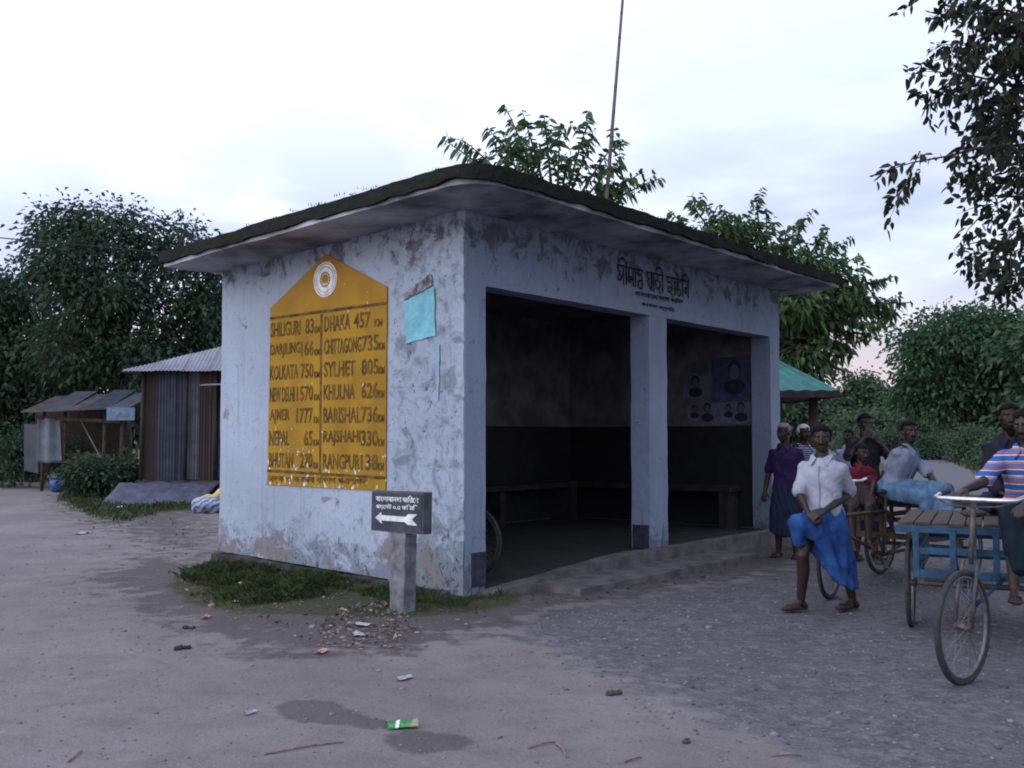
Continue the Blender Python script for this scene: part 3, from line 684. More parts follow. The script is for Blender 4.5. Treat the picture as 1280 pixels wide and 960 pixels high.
# --- paper pasted on the side wall, with torn scraps of older bills round it
def paper(name, pts, m, label, cat='poster', group=None, d=0.016, curl=0.006, parent=None):
    """thin pasted sheet: grid over a quad given as local (y,z) corners tl,tr,br,bl"""
    n = 8; vs = []; fs = []
    tl, tr, br, bl = [V((0, a, b)) for a, b in pts]
    for j in range(n + 1):
        for i in range(n + 1):
            u, v = i / n, j / n; p = (tl * (1 - u) + tr * u) * (1 - v) + (bl * (1 - u) + br * u) * v
            e = curl * (0.5 + 0.5 * mnoise.noise(p * 6)) + (0.01 * (1 - min(1, min(u, 1 - u, v, 1 - v) * 6)) * max(0, mnoise.noise(p * 9)))
            jx = V((0, mnoise.noise(p * 14), mnoise.noise(p * 14 + V((5, 5, 5))))) * (0.012 if min(i, j, n - i, n - j) == 0 else 0)
            w = SO + UR * (-d - e) + UL * (p.y + jx.y) + UP * (p.z + jx.z); vs.append(w)
    for j in range(n):
        for i in range(n): a = j * (n + 1) + i; fs.append((a, a + 1, a + n + 2, a + n + 1))
    me = bpy.data.meshes.new(name); org = vs[n * (n + 1)].copy(); me.from_pydata([v - org for v in vs], [], fs); me.update()
    o = link_mesh(name, me, m, parent); o.location = org
    md = o.modifiers.new('s', 'SOLIDIFY'); md.thickness = 0.0015
    tag(o, label, cat, group); return o
M['oldpaper'] = basic('greyed_paper', (0.30, 0.33, 0.39), 0.9, var=0.5, scale=6, c2=(0.20, 0.22, 0.27))
paper('pasted_poster', [(0.79, 2.86), (0.375, 2.97), (0.36, 2.49), (0.755, 2.44)], M['teal'], 'square teal paper bill pasted crooked beside the yellow board')
M['scrapdark'] = basic('dark_torn_paper', (0.045, 0.035, 0.055), 0.9, var=0.8, scale=14, c2=(0.28, 0.3, 0.33))
paper('paper_scrap', [(0.80, 2.93), (0.42, 3.10), (0.40, 2.985), (0.79, 2.86)], M['scrapdark'], 'dark shredded remnant of a bill above the teal sheet', 'paper')
M['scrapblue'] = basic('blue_torn_paper', (0.15, 0.28, 0.40), 0.9, var=0.5, scale=12, c2=(0.27, 0.32, 0.40))
paper('paper_scrap', [(0.345, 2.42), (0.30, 2.40), (0.315, 1.85), (0.335, 1.9)], M['scrapblue'], 'narrow blue paper strip hanging down below the teal bill', 'paper')

# --- posters on the inner end wall (generic portraits), local plane x = LX-0.2
M['pblue'] = basic('faded_blue_print', (0.055, 0.065, 0.13), 0.8, var=0.4, scale=7)
M['ppale'] = basic('faded_pale_print', (0.13, 0.14, 0.19), 0.8, var=0.4, scale=7)
M['pdark'] = basic('faded_dark_print', (0.02, 0.024, 0.05), 0.8, var=0.4, scale=9)
M['pskin'] = basic('faded_skin_print', (0.10, 0.09, 0.115), 0.8, var=0.3, scale=9)
def poster(y0, y1, z0, z1, m, label, heads):
    x = LX - 0.2 - 0.012
    org = sh(x, (y0 + y1) / 2, z0)
    e = thing('wall_poster', label, 'poster', org, SA, 'faded election bills inside the shelter')
    q = lambda y, z, d: V((-d, y - (y0 + y1) / 2, z - z0))
    MB().prism([q(y0, z0, 0), q(y1, z0, 0), q(y1, z1, 0), q(y0, z1, 0)], (0.003, 0, 0)).build('sheet', m, e)
    for (hy, hz, r) in heads:
        def blob(name, mm, cy, cz, ry, rz_, d):
            MB().prism([q(cy + ry * math.cos(t), cz + rz_ * math.sin(t), d) for t in [2 * math.pi * i / 18 for i in range(18)]], (0.001, 0, 0)).build(name, mm, e)
        blob('printed_shoulders', M['pdark'], hy, hz - r * 1.9, r * 1.5, r * 0.95, 0.003)
        blob('printed_hair', M['pdark'], hy, hz + r * 0.25, r * 0.9, r * 1.1, 0.0045)
        blob('printed_face', M['pskin'], hy, hz - r * 0.1, r * 0.68, r * 0.95, 0.006)
    return e
poster(0.36, 1.0, 2.05, 2.72, M['pblue'], 'large dark blue portrait bill uppermost by the front end pillar', [(0.62, 2.5, 0.12)])
poster(0.36, 0.86, 1.72, 2.03, M['ppale'], 'small pale portrait bill under the large blue one', [(0.52, 1.95, 0.07), (0.73, 1.95, 0.05)])
poster(0.92, 1.42, 1.74, 2.03, M['ppale'], 'pale two-portrait bill low in the middle of the row', [(1.08, 1.95, 0.07), (1.3, 1.95, 0.05)])
poster(1.1, 1.5, 2.12, 2.5, M['ppale'], 'narrow portrait bill hung highest away from the pillar', [(1.28, 2.36, 0.08)])
paper_in = MB()

# ------------------------------------------------------------------ direction sign
M['signedge'] = basic('dark_sign_edge', (0.075, 0.08, 0.095), 0.85, var=0.4, scale=7)
sgn = thing('direction_sign', 'small navy sign with a white arrow on a grey concrete post', 'sign', gnd(503, 768), SA)
# local: x = along UR (away from the viewer), y = along UL (to the left)
def sgbox(name, m, x0, x1, y0, y1, z0, z1, parent=None, lean=0.02, **k):
    return link_mesh(name, rough_box(x0, x1, y0, y1, z0, z1, warp=lambda p: (0, -lean * p.z, 0), **k), m, parent or sgn)
sgbox('post', M['signpost'], -0.07, 0.07, -0.085, 0.085, -0.1, 0.74, step=0.05, amp=0.006)
sb_ = sgbox('sign_panel', M['signedge'], -0.075, 0.025, -0.30, 0.33, 0.70, 1.045, step=0.05, amp=0.004)
sf = sgbox('painted_face', M['signblue'], -0.081, -0.077, -0.285, 0.315, 0.715, 1.03, step=0.1, amp=0.001, parent=sb_)
def sp(y, z): return V((-0.084, y - 0.02 * z, z))
ar0 = [(0.27, 0.835), (0.20, 0.905), (0.195, 0.868), (-0.10, 0.868), (-0.13, 0.90), (-0.235, 0.905), (-0.175, 0.84), (-0.235, 0.775), (-0.13, 0.775), (-0.09, 0.806), (0.195, 0.806), (0.185, 0.765)]
ar = [(y_, 0.835 + (z_ - 0.835) * 0.72 - 0.02) for y_, z_ in ar0]
MB().prism([sp(*p) for p in ar], (0.002, 0, 0)).build('arrow', M['white'], sb_)
lettering('lettering', 'বাংলাবানধা জিরো', sp(0.27, 0.955), AX, UP, 0.52, 0.06, M['white'], sb_)
lettering('lettering', 'পয়েনট ০.৫ কি মি', sp(0.265, 0.885), AX, UP, 0.50, 0.055, M['white'], sb_)

# ------------------------------------------------------------------ trees and grass
def leaf_cloud(P, D, L, Wd, droop, rng, fold=0.25):
    """one folded leaf at each point P pointing along D"""
    N = len(P); D = D / np.linalg.norm(D, axis=1, keepdims=True)
    R = rng.normal(size=(N, 3)); S = np.cross(D, R); S /= np.linalg.norm(S, axis=1, keepdims=True) + 1e-9; Nn = np.cross(S, D)
    L = L * rng.uniform(0.65, 1.25, (N, 1)); w = L * Wd * rng.uniform(0.8, 1.2, (N, 1))
    mid = P + D * L * 0.45 + Nn * (w * fold); tip = P + D * L + np.array([[0, 0, -1.0]]) * L * droop
    v = np.empty((N, 4, 3)); v[:, 0] = P; v[:, 1] = mid + S * w; v[:, 2] = tip; v[:, 3] = mid - S * w
    b = np.arange(N) * 4
    f = np.concatenate([np.column_stack([b, b + 1, b + 2]), np.column_stack([b, b + 2, b + 3])])
    return v.reshape(-1, 3), f
def leaf_oval(P, D, L, Wd, droop, rng, fold=0.25):
    """rounder leaf: two bent halves of four corners each"""
    N = len(P); D = D / np.linalg.norm(D, axis=1, keepdims=True)
    R = rng.normal(size=(N, 3)); S = np.cross(D, R); S /= np.linalg.norm(S, axis=1, keepdims=True) + 1e-9; Nn = np.cross(S, D)
    L = L * rng.uniform(0.65, 1.25, (N, 1)); w = L * Wd * rng.uniform(0.8, 1.2, (N, 1)); dn = np.array([[0, 0, -1.0]]) * L * droop
    a = P + D * L * 0.28 + Nn * (w * fold) + dn * 0.1; c = P + D * L * 0.66 + Nn * (w * fold * 0.8) + dn * 0.45
    v = np.empty((N, 6, 3)); v[:, 0] = P; v[:, 1] = a + S * w * 0.92; v[:, 2] = c + S * w * 0.72; v[:, 3] = P + D * L + dn; v[:, 4] = c - S * w * 0.72; v[:, 5] = a - S * w * 0.92
    b = np.arange(N) * 6
    return v.reshape(-1, 3), np.concatenate([np.column_stack([b, b + 1, b + 2, b + 3]), np.column_stack([b, b + 3, b + 4, b + 5])])
def crown_points(lobes, n, rng, shell=0.55):
    """points through the lobes (ellipsoids), thickest near their surface"""
    vol = np.array([l[3] * l[4] * l[5] for l in lobes]) ** 0.75; pick = rng.choice(len(lobes), n, p=vol / vol.sum())
    d = rng.normal(size=(n, 3)); d /= np.linalg.norm(d, axis=1, keepdims=True)
    r = shell + (1 - shell) * rng.uniform(0, 1, n) ** 0.7
    lb = np.array([l[:6] for l in lobes])[pick]
    bump = 1 + 0.22 * vnoise(d * 2.6 + pick[:, None] * 3.1, 5)
    return lb[:, :3] + d * lb[:, 3:6] * (r * bump)[:, None], d, pick
def tree(name, label, base, lobes, trunk_r, trunk_top, leafm, n_cl, per, leaf, wd, seed, droop=0.35, spread=None, group=None, sub=0.3, twig_frac=0.3, shell=0.45, lean=None, cat='tree', up=0.25, oval=False, tips=None):
    rng = np.random.default_rng(seed); rnd = random.Random(seed)
    base = V(base); t = thing(name, label, cat, base, 0, group); org = base
    tt = V(trunk_top); mb = MB(org)
    pts = [base - UP * 0.15]
    for i in range(1, 7):
        q = i / 6; p = base.lerp(tt, q) + V((rnd.uniform(-1, 1), rnd.uniform(-1, 1), 0)) * trunk_r * 0.5 * (0 if i == 6 else 1); pts.append(p)
    mb.tube(pts, [trunk_r * (1.35 if i == 0 else 1.12 - 0.5 * i / 6) for i in range(7)], 10)
    mb.build('trunk', M['bark'], t, True)
    bb = MB(org)
    for l in lobes:
        c = V(l[:3]); a = pts[rnd.choice((3, 4, 5, 6))]; m_ = a.lerp(c, 0.5) + UP * 0.12 * (c - a).length * rnd.uniform(-0.3, 1)
        bb.tube([a, a.lerp(m_, 0.5) , m_, m_.lerp(c, 0.6), c], [trunk_r * x for x in (0.45, 0.38, 0.3, 0.2, 0.12)], 6)
    P, d, pick = crown_points(lobes, n_cl, rng, shell)
    for i in range(int(n_cl * twig_frac)):
        c = V(lobes[pick[i]][:3]); p = V(P[i]); m_ = c.lerp(p, 0.5) + UP * 0.08 * (p - c).length
        bb.tube([c.lerp(p, 0.05), m_, p], [trunk_r * 0.1, trunk_r * 0.07, trunk_r * 0.03], 4)
    TP, TD = plumes(bb, tt, tips, trunk_r, rnd, 0.03, (0.2, 0.6)) if tips else ([], [])
    bb.build('branch_work', M['bark'], t, True)
    sp_ = spread or leaf * 1.6
    LP = np.repeat(P, per, axis=0); dd = np.repeat(d, per, axis=0)
    off = rng.normal(size=LP.shape) * sp_ * np.array([[1, 1, 0.75]]); LP = LP + off
    D = dd * 0.5 + off / (sp_ + 1e-9) * 0.55 + rng.normal(size=LP.shape) * 0.45 + np.array([[0, 0, up - 0.5]])
    if tips: LP = np.concatenate([LP, np.array(TP)]); D = np.concatenate([D, np.array(TD)])
    v, f = (leaf_oval if oval else leaf_cloud)(LP, D, leaf, wd, droop, rng)
    me = np_mesh('crown', v - np.array(org), f); link_mesh('crown', me, leafm, t)
    return t
def lobes_px(lst, Y):
    """(px, py, dY, r px across, r px up) -> ellipsoids at about distance Y"""
    out = []
    for px, py, dy, rx, rz in lst:
        c = at(px, py, Y + dy); k = (Y + dy) / F; out.append((c.x, c.y, c.z, rx * k, (rx + rz) * 0.5 * k, rz * k))
    return out
# big trees behind the sheds on the left
tree('leafy_tree', 'tallest dense dark tree rising behind the tin shed', gnd(150, 597), lobes_px([(85, 285, 0, 40, 22), (150, 276, 0, 44, 18), (120, 312, 0, 62, 34), (205, 312, 1, 48, 34), (232, 292, 0, 18, 16), (75, 330, -1, 38, 32), (120, 365, -1, 58, 38), (190, 370, 0, 55, 36), (250, 365, 1, 42, 50), (55, 290, 1.5, 20, 14), (100, 430, 0, 62, 44), (165, 445, 0, 60, 44), (230, 440, 1, 52, 40), (265, 410, 1, 30, 50)], 34),
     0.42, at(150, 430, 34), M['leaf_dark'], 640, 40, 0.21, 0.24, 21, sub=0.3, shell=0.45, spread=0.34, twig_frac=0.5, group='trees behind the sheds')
tree('leafy_tree', 'lower spreading dark tree left of the tallest one, over the small stall', gnd(20, 590), lobes_px([(15, 400, 0, 70, 55), (-50, 380, 0, 70, 60), (40, 460, 0, 80, 50), (95, 480, -1, 60, 35), (-20, 480, 0, 90, 60), (20, 540, 0, 70, 45), (70, 540, -1, 50, 30)], 37),
     0.35, at(15, 450, 37), M['leaf_dark'], 800, 36, 0.23, 0.26, 22, shell=0.35, spread=0.38, group='trees behind the sheds')
tree('leafy_tree', 'dark trees backdrop closing the view behind the tin shed', gnd(300, 582), lobes_px([(250, 480, 0, 80, 60), (330, 430, 0, 80, 80), (160, 520, 0, 70, 45), (400, 460, 1, 90, 80), (70, 540, 1, 80, 45), (-40, 530, 1, 90, 50)], 48),
     0.35, at(290, 470, 48), M['leaf_dark'], 700, 24, 0.42, 0.28, 23, shell=0.2, spread=0.55, group='trees behind the sheds')
# the tree right behind the roof: long twigs fanned upward, leaves hanging in rows
def plumes(bb, tt, twigs, trunk_r, rnd, step, side_len=(0.2, 0.5)):
    """leafy plumes from the fork tt to the given tips: branch tubes into bb, leaf points and directions back"""
    P = []; D = []; tt = V(tt)
    for tip, n_side in twigs:
        tip = V(tip); m_ = tt.lerp(tip, 0.55) + UP * 0.10 * (tip - tt).length
        path = [tt * (1 - q) ** 2 + m_ * (2 * q * (1 - q)) + tip * q * q for q in [i / 24 for i in range(25)]]
        bb.tube(path[::3], [trunk_r * (0.3 - 0.26 * i / 8) for i in range(9)], 5)
        seqs = [[(path[i], path[i + 1]) for i in range(11, 24)]]
        for k in range(n_side):
            i = rnd.randint(10, 22); a = path[i]; dr = (path[i + 1] - path[i]).normalized(); sdv = V((rnd.uniform(-1, 1), rnd.uniform(-1, 1), rnd.uniform(-0.3, 0.8))).normalized()
            L = rnd.uniform(*side_len); pts = [a + (dr * 0.7 + sdv * 0.7).normalized() * (L * j / 6) - UP * 0.06 * (j / 6) ** 2 for j in range(7)]
            bb.tube(pts[::2], [trunk_r * 0.06, trunk_r * 0.045, trunk_r * 0.03, trunk_r * 0.02], 4); seqs.append([(pts[j], pts[j + 1]) for j in range(1, 6)])
        for sq in seqs:
            for a, b in sq:
                dr = (b - a).normalized(); nlf = int((b - a).length / step + rnd.random())
                for j in range(nlf):
                    p = a.lerp(b, rnd.random()); sdv = dr.cross(V((rnd.uniform(-1, 1), rnd.uniform(-1, 1), rnd.uniform(-1, 1)))).normalized()
                    P.append(p); D.append(dr * 0.35 + sdv * 0.85 + V((0, 0, -0.25)))
    return P, D
def spray_tree(name, label, base, trunk_top, twigs, trunk_r, leafm, leaf, wd, seed, step=0.09):
    rng = np.random.default_rng(seed); rnd = random.Random(seed); base = V(base); t = thing(name, label, 'tree', base)
    tt = V(trunk_top); MB(base).tube([base - UP * 0.1, base.lerp(tt, 0.4) + V((0.1, 0, 0)), tt], [trunk_r * 1.2, trunk_r, trunk_r * 0.6], 10).build('trunk', M['bark'], t, True)
    bb = MB(base); P, D = plumes(bb, tt, twigs, trunk_r, rnd, step)
    bb.build('branch_work', M['bark'], t, True)
    v, f = leaf_oval(np.array(P), np.array(D), leaf, wd, 0.45, rng, 0.3); me = np_mesh('crown', v - np.array(base), f); link_mesh('crown', me, leafm, t)
    return t
B0 = at(690, 560, 19.2); tipsA = []
for px, py, dy, n in [(630, 130, 0, 6), (652, 137, 0.4, 5), (608, 158, 0.3, 6), (553, 174, 0.2, 6), (575, 172, -0.3, 5), (680, 145, 0.5, 6), (700, 165, -0.4, 6), (736, 150, 0, 6), (740, 175, 0.3, 5), (775, 172, 0.3, 6), (780, 195, -0.2, 5), (828, 222, 0, 6), (805, 215, 0.4, 5), (640, 175, -0.6, 6), (665, 180, 0.8, 6), (710, 195, -0.2, 5), (620, 190, 0.5, 6), (770, 225, 0.1, 5)]:
    tipsA.append((at(px, py, 19.2 + dy), n))
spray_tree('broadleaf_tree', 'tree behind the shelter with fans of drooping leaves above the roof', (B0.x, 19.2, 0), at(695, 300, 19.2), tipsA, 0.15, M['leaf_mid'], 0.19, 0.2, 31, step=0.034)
# larger tree behind the right end of the roof
tree('broadleaf_tree', 'spreading green tree behind the right end of the shelter roof', gnd(960, 625), lobes_px([(880, 290, 0, 40, 14), (930, 290, 0.3, 34, 16), (905, 318, 0.5, 60, 22), (1000, 325, 0, 40, 18), (1045, 345, 0, 34, 12), (980, 355, 0.8, 55, 26), (995, 405, 0.5, 40, 22), (1000, 445, 0, 36, 18), (955, 425, 1, 50, 44), (940, 480, 1, 50, 40), (1015, 385, 0.2, 44, 22), (1030, 425, 0.3, 26, 18), (1062, 368, 0.2, 30, 12), (990, 380, -0.4, 40, 24), (1005, 470, 0, 34, 14)], 23),
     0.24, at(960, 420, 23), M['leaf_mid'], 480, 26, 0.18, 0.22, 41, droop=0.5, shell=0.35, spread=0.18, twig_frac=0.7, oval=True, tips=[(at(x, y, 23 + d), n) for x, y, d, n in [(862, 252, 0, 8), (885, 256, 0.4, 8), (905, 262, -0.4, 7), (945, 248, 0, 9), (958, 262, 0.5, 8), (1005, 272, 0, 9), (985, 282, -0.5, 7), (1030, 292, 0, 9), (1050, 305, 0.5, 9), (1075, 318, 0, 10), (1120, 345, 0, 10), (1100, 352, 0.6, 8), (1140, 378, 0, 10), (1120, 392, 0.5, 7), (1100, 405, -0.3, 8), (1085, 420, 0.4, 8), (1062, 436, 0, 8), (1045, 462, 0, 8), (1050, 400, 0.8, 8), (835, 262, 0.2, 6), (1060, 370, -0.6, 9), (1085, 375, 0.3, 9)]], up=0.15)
# round roadside tree far right, two shrubby companions, and the distance
tree('roadside_tree', 'large rounded roadside tree standing beyond the road bend', gnd(1190, 572), lobes_px([(1195, 430, 0, 70, 40), (1168, 468, 0, 38, 34), (1235, 455, 0, 60, 45), (1200, 490, 0, 75, 35), (1285, 440, 2, 55, 40), (1290, 490, 2, 60, 40), (1142, 486, 0, 16, 12), (1225, 405, 0, 36, 16)], 76),
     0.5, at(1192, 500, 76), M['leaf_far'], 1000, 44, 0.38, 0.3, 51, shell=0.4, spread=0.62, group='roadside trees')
tree('roadside_tree', 'second roadside tree past the rounded one, further along', gnd(1330, 574), lobes_px([(1340, 440, 0, 80, 60), (1400, 450, 0, 80, 70), (1330, 510, 0, 70, 40)], 70), 0.45, at(1335, 490, 70), M['leaf_far'], 500, 24, 0.6, 0.3, 52, spread=0.8, group='roadside trees')
far = [(1080, 508, 150, 24, 34), (1050, 525, 160, 30, 22), (1112, 525, 150, 28, 20), (1140, 525, 140, 36, 22), (1015, 520, 150, 36, 28), (1090, 540, 120, 34, 12), (1170, 535, 120, 36, 18), (960, 515, 150, 50, 34), (1225, 520, 130, 50, 34), (1280, 515, 130, 50, 40)]
for i, (px, py, Y, rx, rz) in enumerate(far):
    lab = 'pale hazy tree in the distant row past the road bend' if i != 0 else 'tallest pointed pale tree in the distant row past the road bend'
    g0 = at(px, 560, Y); g0.z = 0
    l2 = [(px, py, 0, rx, rz), (px + rx * 0.45, py + rz * 0.3, 2, rx * 0.6, rz * 0.55), (px - rx * 0.5, py + rz * 0.35, -2, rx * 0.55, rz * 0.5)]
    if i == 0: l2.append((px - 2, py - rz * 0.7, 0, rx * 0.42, rz * 0.4))
    tree('distant_tree', lab, g0, lobes_px(l2, Y), 0.4, at(px, py + rz * 0.3, Y), M['leaf_pale'], 330, 30, 0.65, 0.34, 60 + i, spread=1.1, shell=0.3, group='distant trees past the road bend')
# bushes on the far verge
for i, (px, py, Y, rx, rz) in enumerate([(1222, 556, 64, 30, 14), (1165, 560, 72, 16, 8), (1110, 552, 95, 26, 9), (1262, 568, 54, 26, 18), (1075, 552, 105, 26, 12)]):
    g0 = at(px, 560, Y); g0.z = 0
    tree('roadside_bush', ['broad pale bush below the rounded roadside tree', 'low dark bush just left of the rounded tree trunk', 'low bush on the verge before the distant row', 'tall bush at the verge right of the broad pale one', 'small far bush where the road bends away'][i], g0, lobes_px([(px, py, 0, rx, rz), (px + rx * 0.5, py + rz * 0.4, 0.5, rx * 0.7, rz * 0.7), (px - rx * 0.5, py + rz * 0.4, -0.5, rx * 0.6, rz * 0.6)], Y),
         0.08, at(px, py, Y), M['leaf_pale'] if i != 1 else M['leaf_far'], 300, 44, 0.21, 0.3, 80 + i, spread=0.42, shell=0.2, cat='bush', up=0.5)
# the tree by the road on the right whose hanging boughs reach into view
def near_tree():
    rng = np.random.default_rng(5); rnd = random.Random(5)
    base = V((8.6, 8.2, 0)); t = thing('overhanging_tree', 'roadside tree with small dark leaves hanging over the road', 'tree', base)
    tt = V((8.0, 8.3, 3.6)); MB(base).tube([base - UP * 0.1, base + V((-0.15, 0.05, 1.6)), tt, V((7.6, 8.6, 5.4))], [0.3, 0.24, 0.2, 0.12], 12).build('trunk', M['bark'], t, True)
    bb = MB(base); P = []; D = []
    def twig(a, b, r, leaves=True, sag_=0.15, every=0.030):
        a, b = V(a), V(b); L = (b - a).length; m_ = a.lerp(b, 0.5) + UP * sag_ * L
        path = [a * (1 - q) ** 2 + m_ * (2 * q * (1 - q)) + b * q * q for q in [i / 10 for i in range(11)]]
        path = [p + V((rnd.uniform(-1, 1), rnd.uniform(-1, 1), rnd.uniform(-1, 1))) * L * 0.012 for p in path]
        bb.tube(path[::2], [r * (1 - 0.85 * i / 5) for i in range(6)], 5)
        if leaves:
            for i in range(10):
                dr = (path[i + 1] - path[i]); n = max(1, int(dr.length / every + rnd.random()))
                for j in range(n):
                    p = path[i] + dr * rnd.random(); sdv = dr.normalized().cross(V((rnd.uniform(-1, 1), rnd.uniform(-1, 1), rnd.uniform(-1, 1)))).normalized()
                    P.append(p + sdv * rnd.uniform(0, 0.04)); D.append(dr.normalized() * 0.5 + sdv * 0.75 + V((0, 0, -0.35)))
        return path
    # boughs: (end px, py, Y)
    boughs = [[(1290, 20, 7.6), (1175, 20, 7.2)], [(1310, 120, 7.8), (1150, 85, 7.3)], [(1300, 180, 7.4), (1100, 215, 7.0)], [(1310, 250, 8.0), (1195, 250, 7.5)], [(1320, 300, 7.6), (1195, 310, 7.2)], [(1320, 330, 8.2), (1235, 360, 7.8)]]
    root = V((7.6, 8.6, 5.0))
    for k, (s0, e0) in enumerate(boughs):
        a = at(*s0); b = at(*e0); twig(root, a, 0.07, False, 0.2)
        path = twig(a, b, 0.016, True, 0.05, 0.045)
    # leafy side twigs filling the mass of the crown inside the frame edge
    zones = [(1255, 40, 55, 55, 36), (1228, 100, 45, 45, 24), (1262, 130, 40, 60, 22), (1265, 200, 35, 45, 12), (1200, 60, 35, 30, 14), (1245, 160, 40, 30, 22), (1185, 105, 25, 22, 6), (1232, 215, 18, 20, 8), (1272, 280, 25, 30, 8), (1258, 325, 25, 20, 7), (1215, 320, 18, 10, 4), (1270, 350, 20, 15, 8), (1240, 0, 60, 25, 22), (1290, 60, 60, 90, 40), (1330, 150, 70, 120, 70), (1300, 300, 30, 40, 20)]
    for zx, zy, rx, ry, n in zones:
        for i in range(n):
            Y = 7.5 + rnd.uniform(-0.7, 0.9); p = at(zx + rnd.gauss(0, 0.5) * rx, zy + rnd.gauss(0, 0.5) * ry, Y)
            q = p + V((rnd.uniform(-0.22, 0.08), rnd.uniform(-0.2, 0.2), rnd.uniform(-0.22, 0.06))); twig(p, q, 0.004, True, 0.1, 0.022)
    # hanging tips
    for a, b in [((1150, 190, 7.1), (1108, 285, 7.0)), ((1125, 205, 7.1), (1092, 225, 7.0)), ((1150, 215, 7.2), (1112, 255, 7.1)), ((1235, 240, 7.3), (1180, 228, 7.2)), ((1240, 170, 7.3), (1212, 245, 7.2)), ((1240, 255, 7.5), (1195, 268, 7.4)),
                 ((1225, 270, 7.5), (1190, 318, 7.3)), ((1255, 300, 7.6), (1228, 352, 7.5)), ((1270, 320, 7.6), (1240, 372, 7.6)), ((1200, 95, 7.3), (1138, 88, 7.2)), ((1210, 110, 7.4), (1155, 130, 7.3)), ((1205, 30, 7.2), (1155, 18, 7.2)), ((1225, 205, 7.4), (1228, 238, 7.4)), ((1275, 210, 7.4), (1240, 250, 7.3))]:
        twig(at(*a), at(*b), 0.006, True, 0.06, 0.022)
    # the rest of the crown, over the road to the right
    lob = [(8.4, 7.4, 5.9, 2.0, 2.2, 1.3), (9.6, 8.8, 6.0, 2.2, 2.4, 1.6), (8.4, 10.4, 6.4, 2.0, 2.0, 1.4), (9.0, 5.5, 5.6, 2.2, 2.2, 1.4), (8.9, 8.4, 7.2, 2.4, 2.4, 1.4), (7.6, 3.6, 5.9, 1.8, 1.8, 1.1)]
    lob += [(5.6, 8.2, 7.3, 1.9, 1.9, 1.1), (4.4, 5.6, 6.5, 1.9, 1.8, 1.0), (6.2, 11.0, 8.7, 2.0, 1.9, 1.2), (6.6, 6.4, 6.6, 1.6, 1.6, 1.0), (3.6, 9.0, 8.0, 1.6, 1.6, 0.9)]  # extra lobes added out of view overhead to shade the people and road
    for l in lob: bb.tube([tt, tt.lerp(V(l[:3]), 0.5) + UP * 0.2, V(l[:3])], [0.12, 0.08, 0.04], 6)
    CPt, d, pick = crown_points(lob, 2000, rng, 0.2)
    LPt = np.repeat(CPt, 42, axis=0) + rng.normal(size=(2000 * 42, 3)) * 0.2; dd = rng.normal(size=LPt.shape) + np.array([[0, 0, -0.3]])
    P2 = np.concatenate([np.array(P), LPt]); D2 = np.concatenate([np.array(D), dd])
    bb.build('branch_work', M['bark'], t, True)
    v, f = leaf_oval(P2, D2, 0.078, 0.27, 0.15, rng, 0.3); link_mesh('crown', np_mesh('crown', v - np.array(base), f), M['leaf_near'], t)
near_tree()

def grass_patch(name, label, poly, n, h, seed, world=False, wide=0.004, clump=0.12):
    rng = np.random.default_rng(seed); poly = poly if world else [tuple(gnd(*p)[:2]) for p in poly]
    A = np.array(poly); lo, hi = A.min(0), A.max(0); pts = rng.uniform(lo, hi, (n * 7, 2))
    q = np.column_stack([pts, np.zeros(len(pts))]); d = inpoly(pts, poly)
    keep = (d + 0.16 * vnoise(q * 3.0, seed) > 0.03 + 0.10 * vnoise(q * 7.0, seed + 1)) & (rng.uniform(0, 1, len(q)) < np.clip(0.15 + d / 0.35 + 0.25 * vnoise(q * 5.0, seed + 3), 0.05, 1)); pts = pts[keep][:n]; N = len(pts)
    z = ground_h(pts[:, 0], pts[:, 1]) - 0.005
    a = rng.uniform(0, 6.28, N); ln = rng.uniform(0.1, 0.9, N); hh = h * rng.uniform(0.35, 1.15, N) * (0.75 + 0.45 * vnoise(np.column_stack([pts, np.zeros(N)]) * 5.0, seed + 2))
    b = np.column_stack([pts, z]); s_ = np.column_stack([np.cos(a), np.sin(a), np.zeros(N)]); l_ = np.column_stack([-np.sin(a), np.cos(a), np.zeros(N)])
    w = wide * rng.uniform(0.7, 1.3, (N, 1))
    v = np.empty((N, 4, 3)); v[:, 0] = b - s_ * w; v[:, 1] = b + s_ * w; m_ = b + l_ * (hh * ln * 0.35)[:, None] + np.array([[0, 0, 1]]) * (hh * 0.6)[:, None]
    v[:, 2] = m_ + s_ * w * 0.7; v[:, 3] = b + l_ * (hh * ln)[:, None] + np.array([[0, 0, 1]]) * hh[:, None] * (1 - 0.3 * ln)[:, None]
    i = np.arange(N) * 4; f = np.concatenate([np.column_stack([i, i + 1, i + 2]), np.column_stack([i, i + 2, i + 3])])
    return tag(link_mesh(name, np_mesh(name, v.reshape(-1, 3), f), M['grass']), label, 'grass', kind='stuff')
grass_patch('verge_grass', 'short rough grass along the foot of the whitewashed wall', shp((0.0, 3.9), (-0.55, 3.65), (-1.3, 2.75), (-1.7, 1.7), (-1.65, 1.0), (-1.2, 0.75), (-0.7, 0.9), (0.0, 1.2)), 13000, 0.10, 1, True, 0.003)
grass_patch('verge_grass', 'thin weeds round the sign post and the wall corner', shp((0.0, 1.2), (-0.9, 0.9), (-1.1, 0.0), (-0.6, -0.5), (0.1, -0.5), (0.35, -0.2), (0.0, 0.0)), 2600, 0.08, 8, True, 0.003)
grass_patch('verge_grass', 'low weedy grass between the dirt track and the tin shed', [(75, 606), (150, 598), (285, 612), (285, 632), (215, 640), (160, 655), (105, 645), (70, 625)], 16000, 0.13, 2, False, 0.010)
grass_patch('verge_grass', 'green verge beside the far dirt track', [(-200, 584), (62, 584), (62, 604), (0, 602), (-200, 604)], 9000, 0.25, 3, False, 0.022)
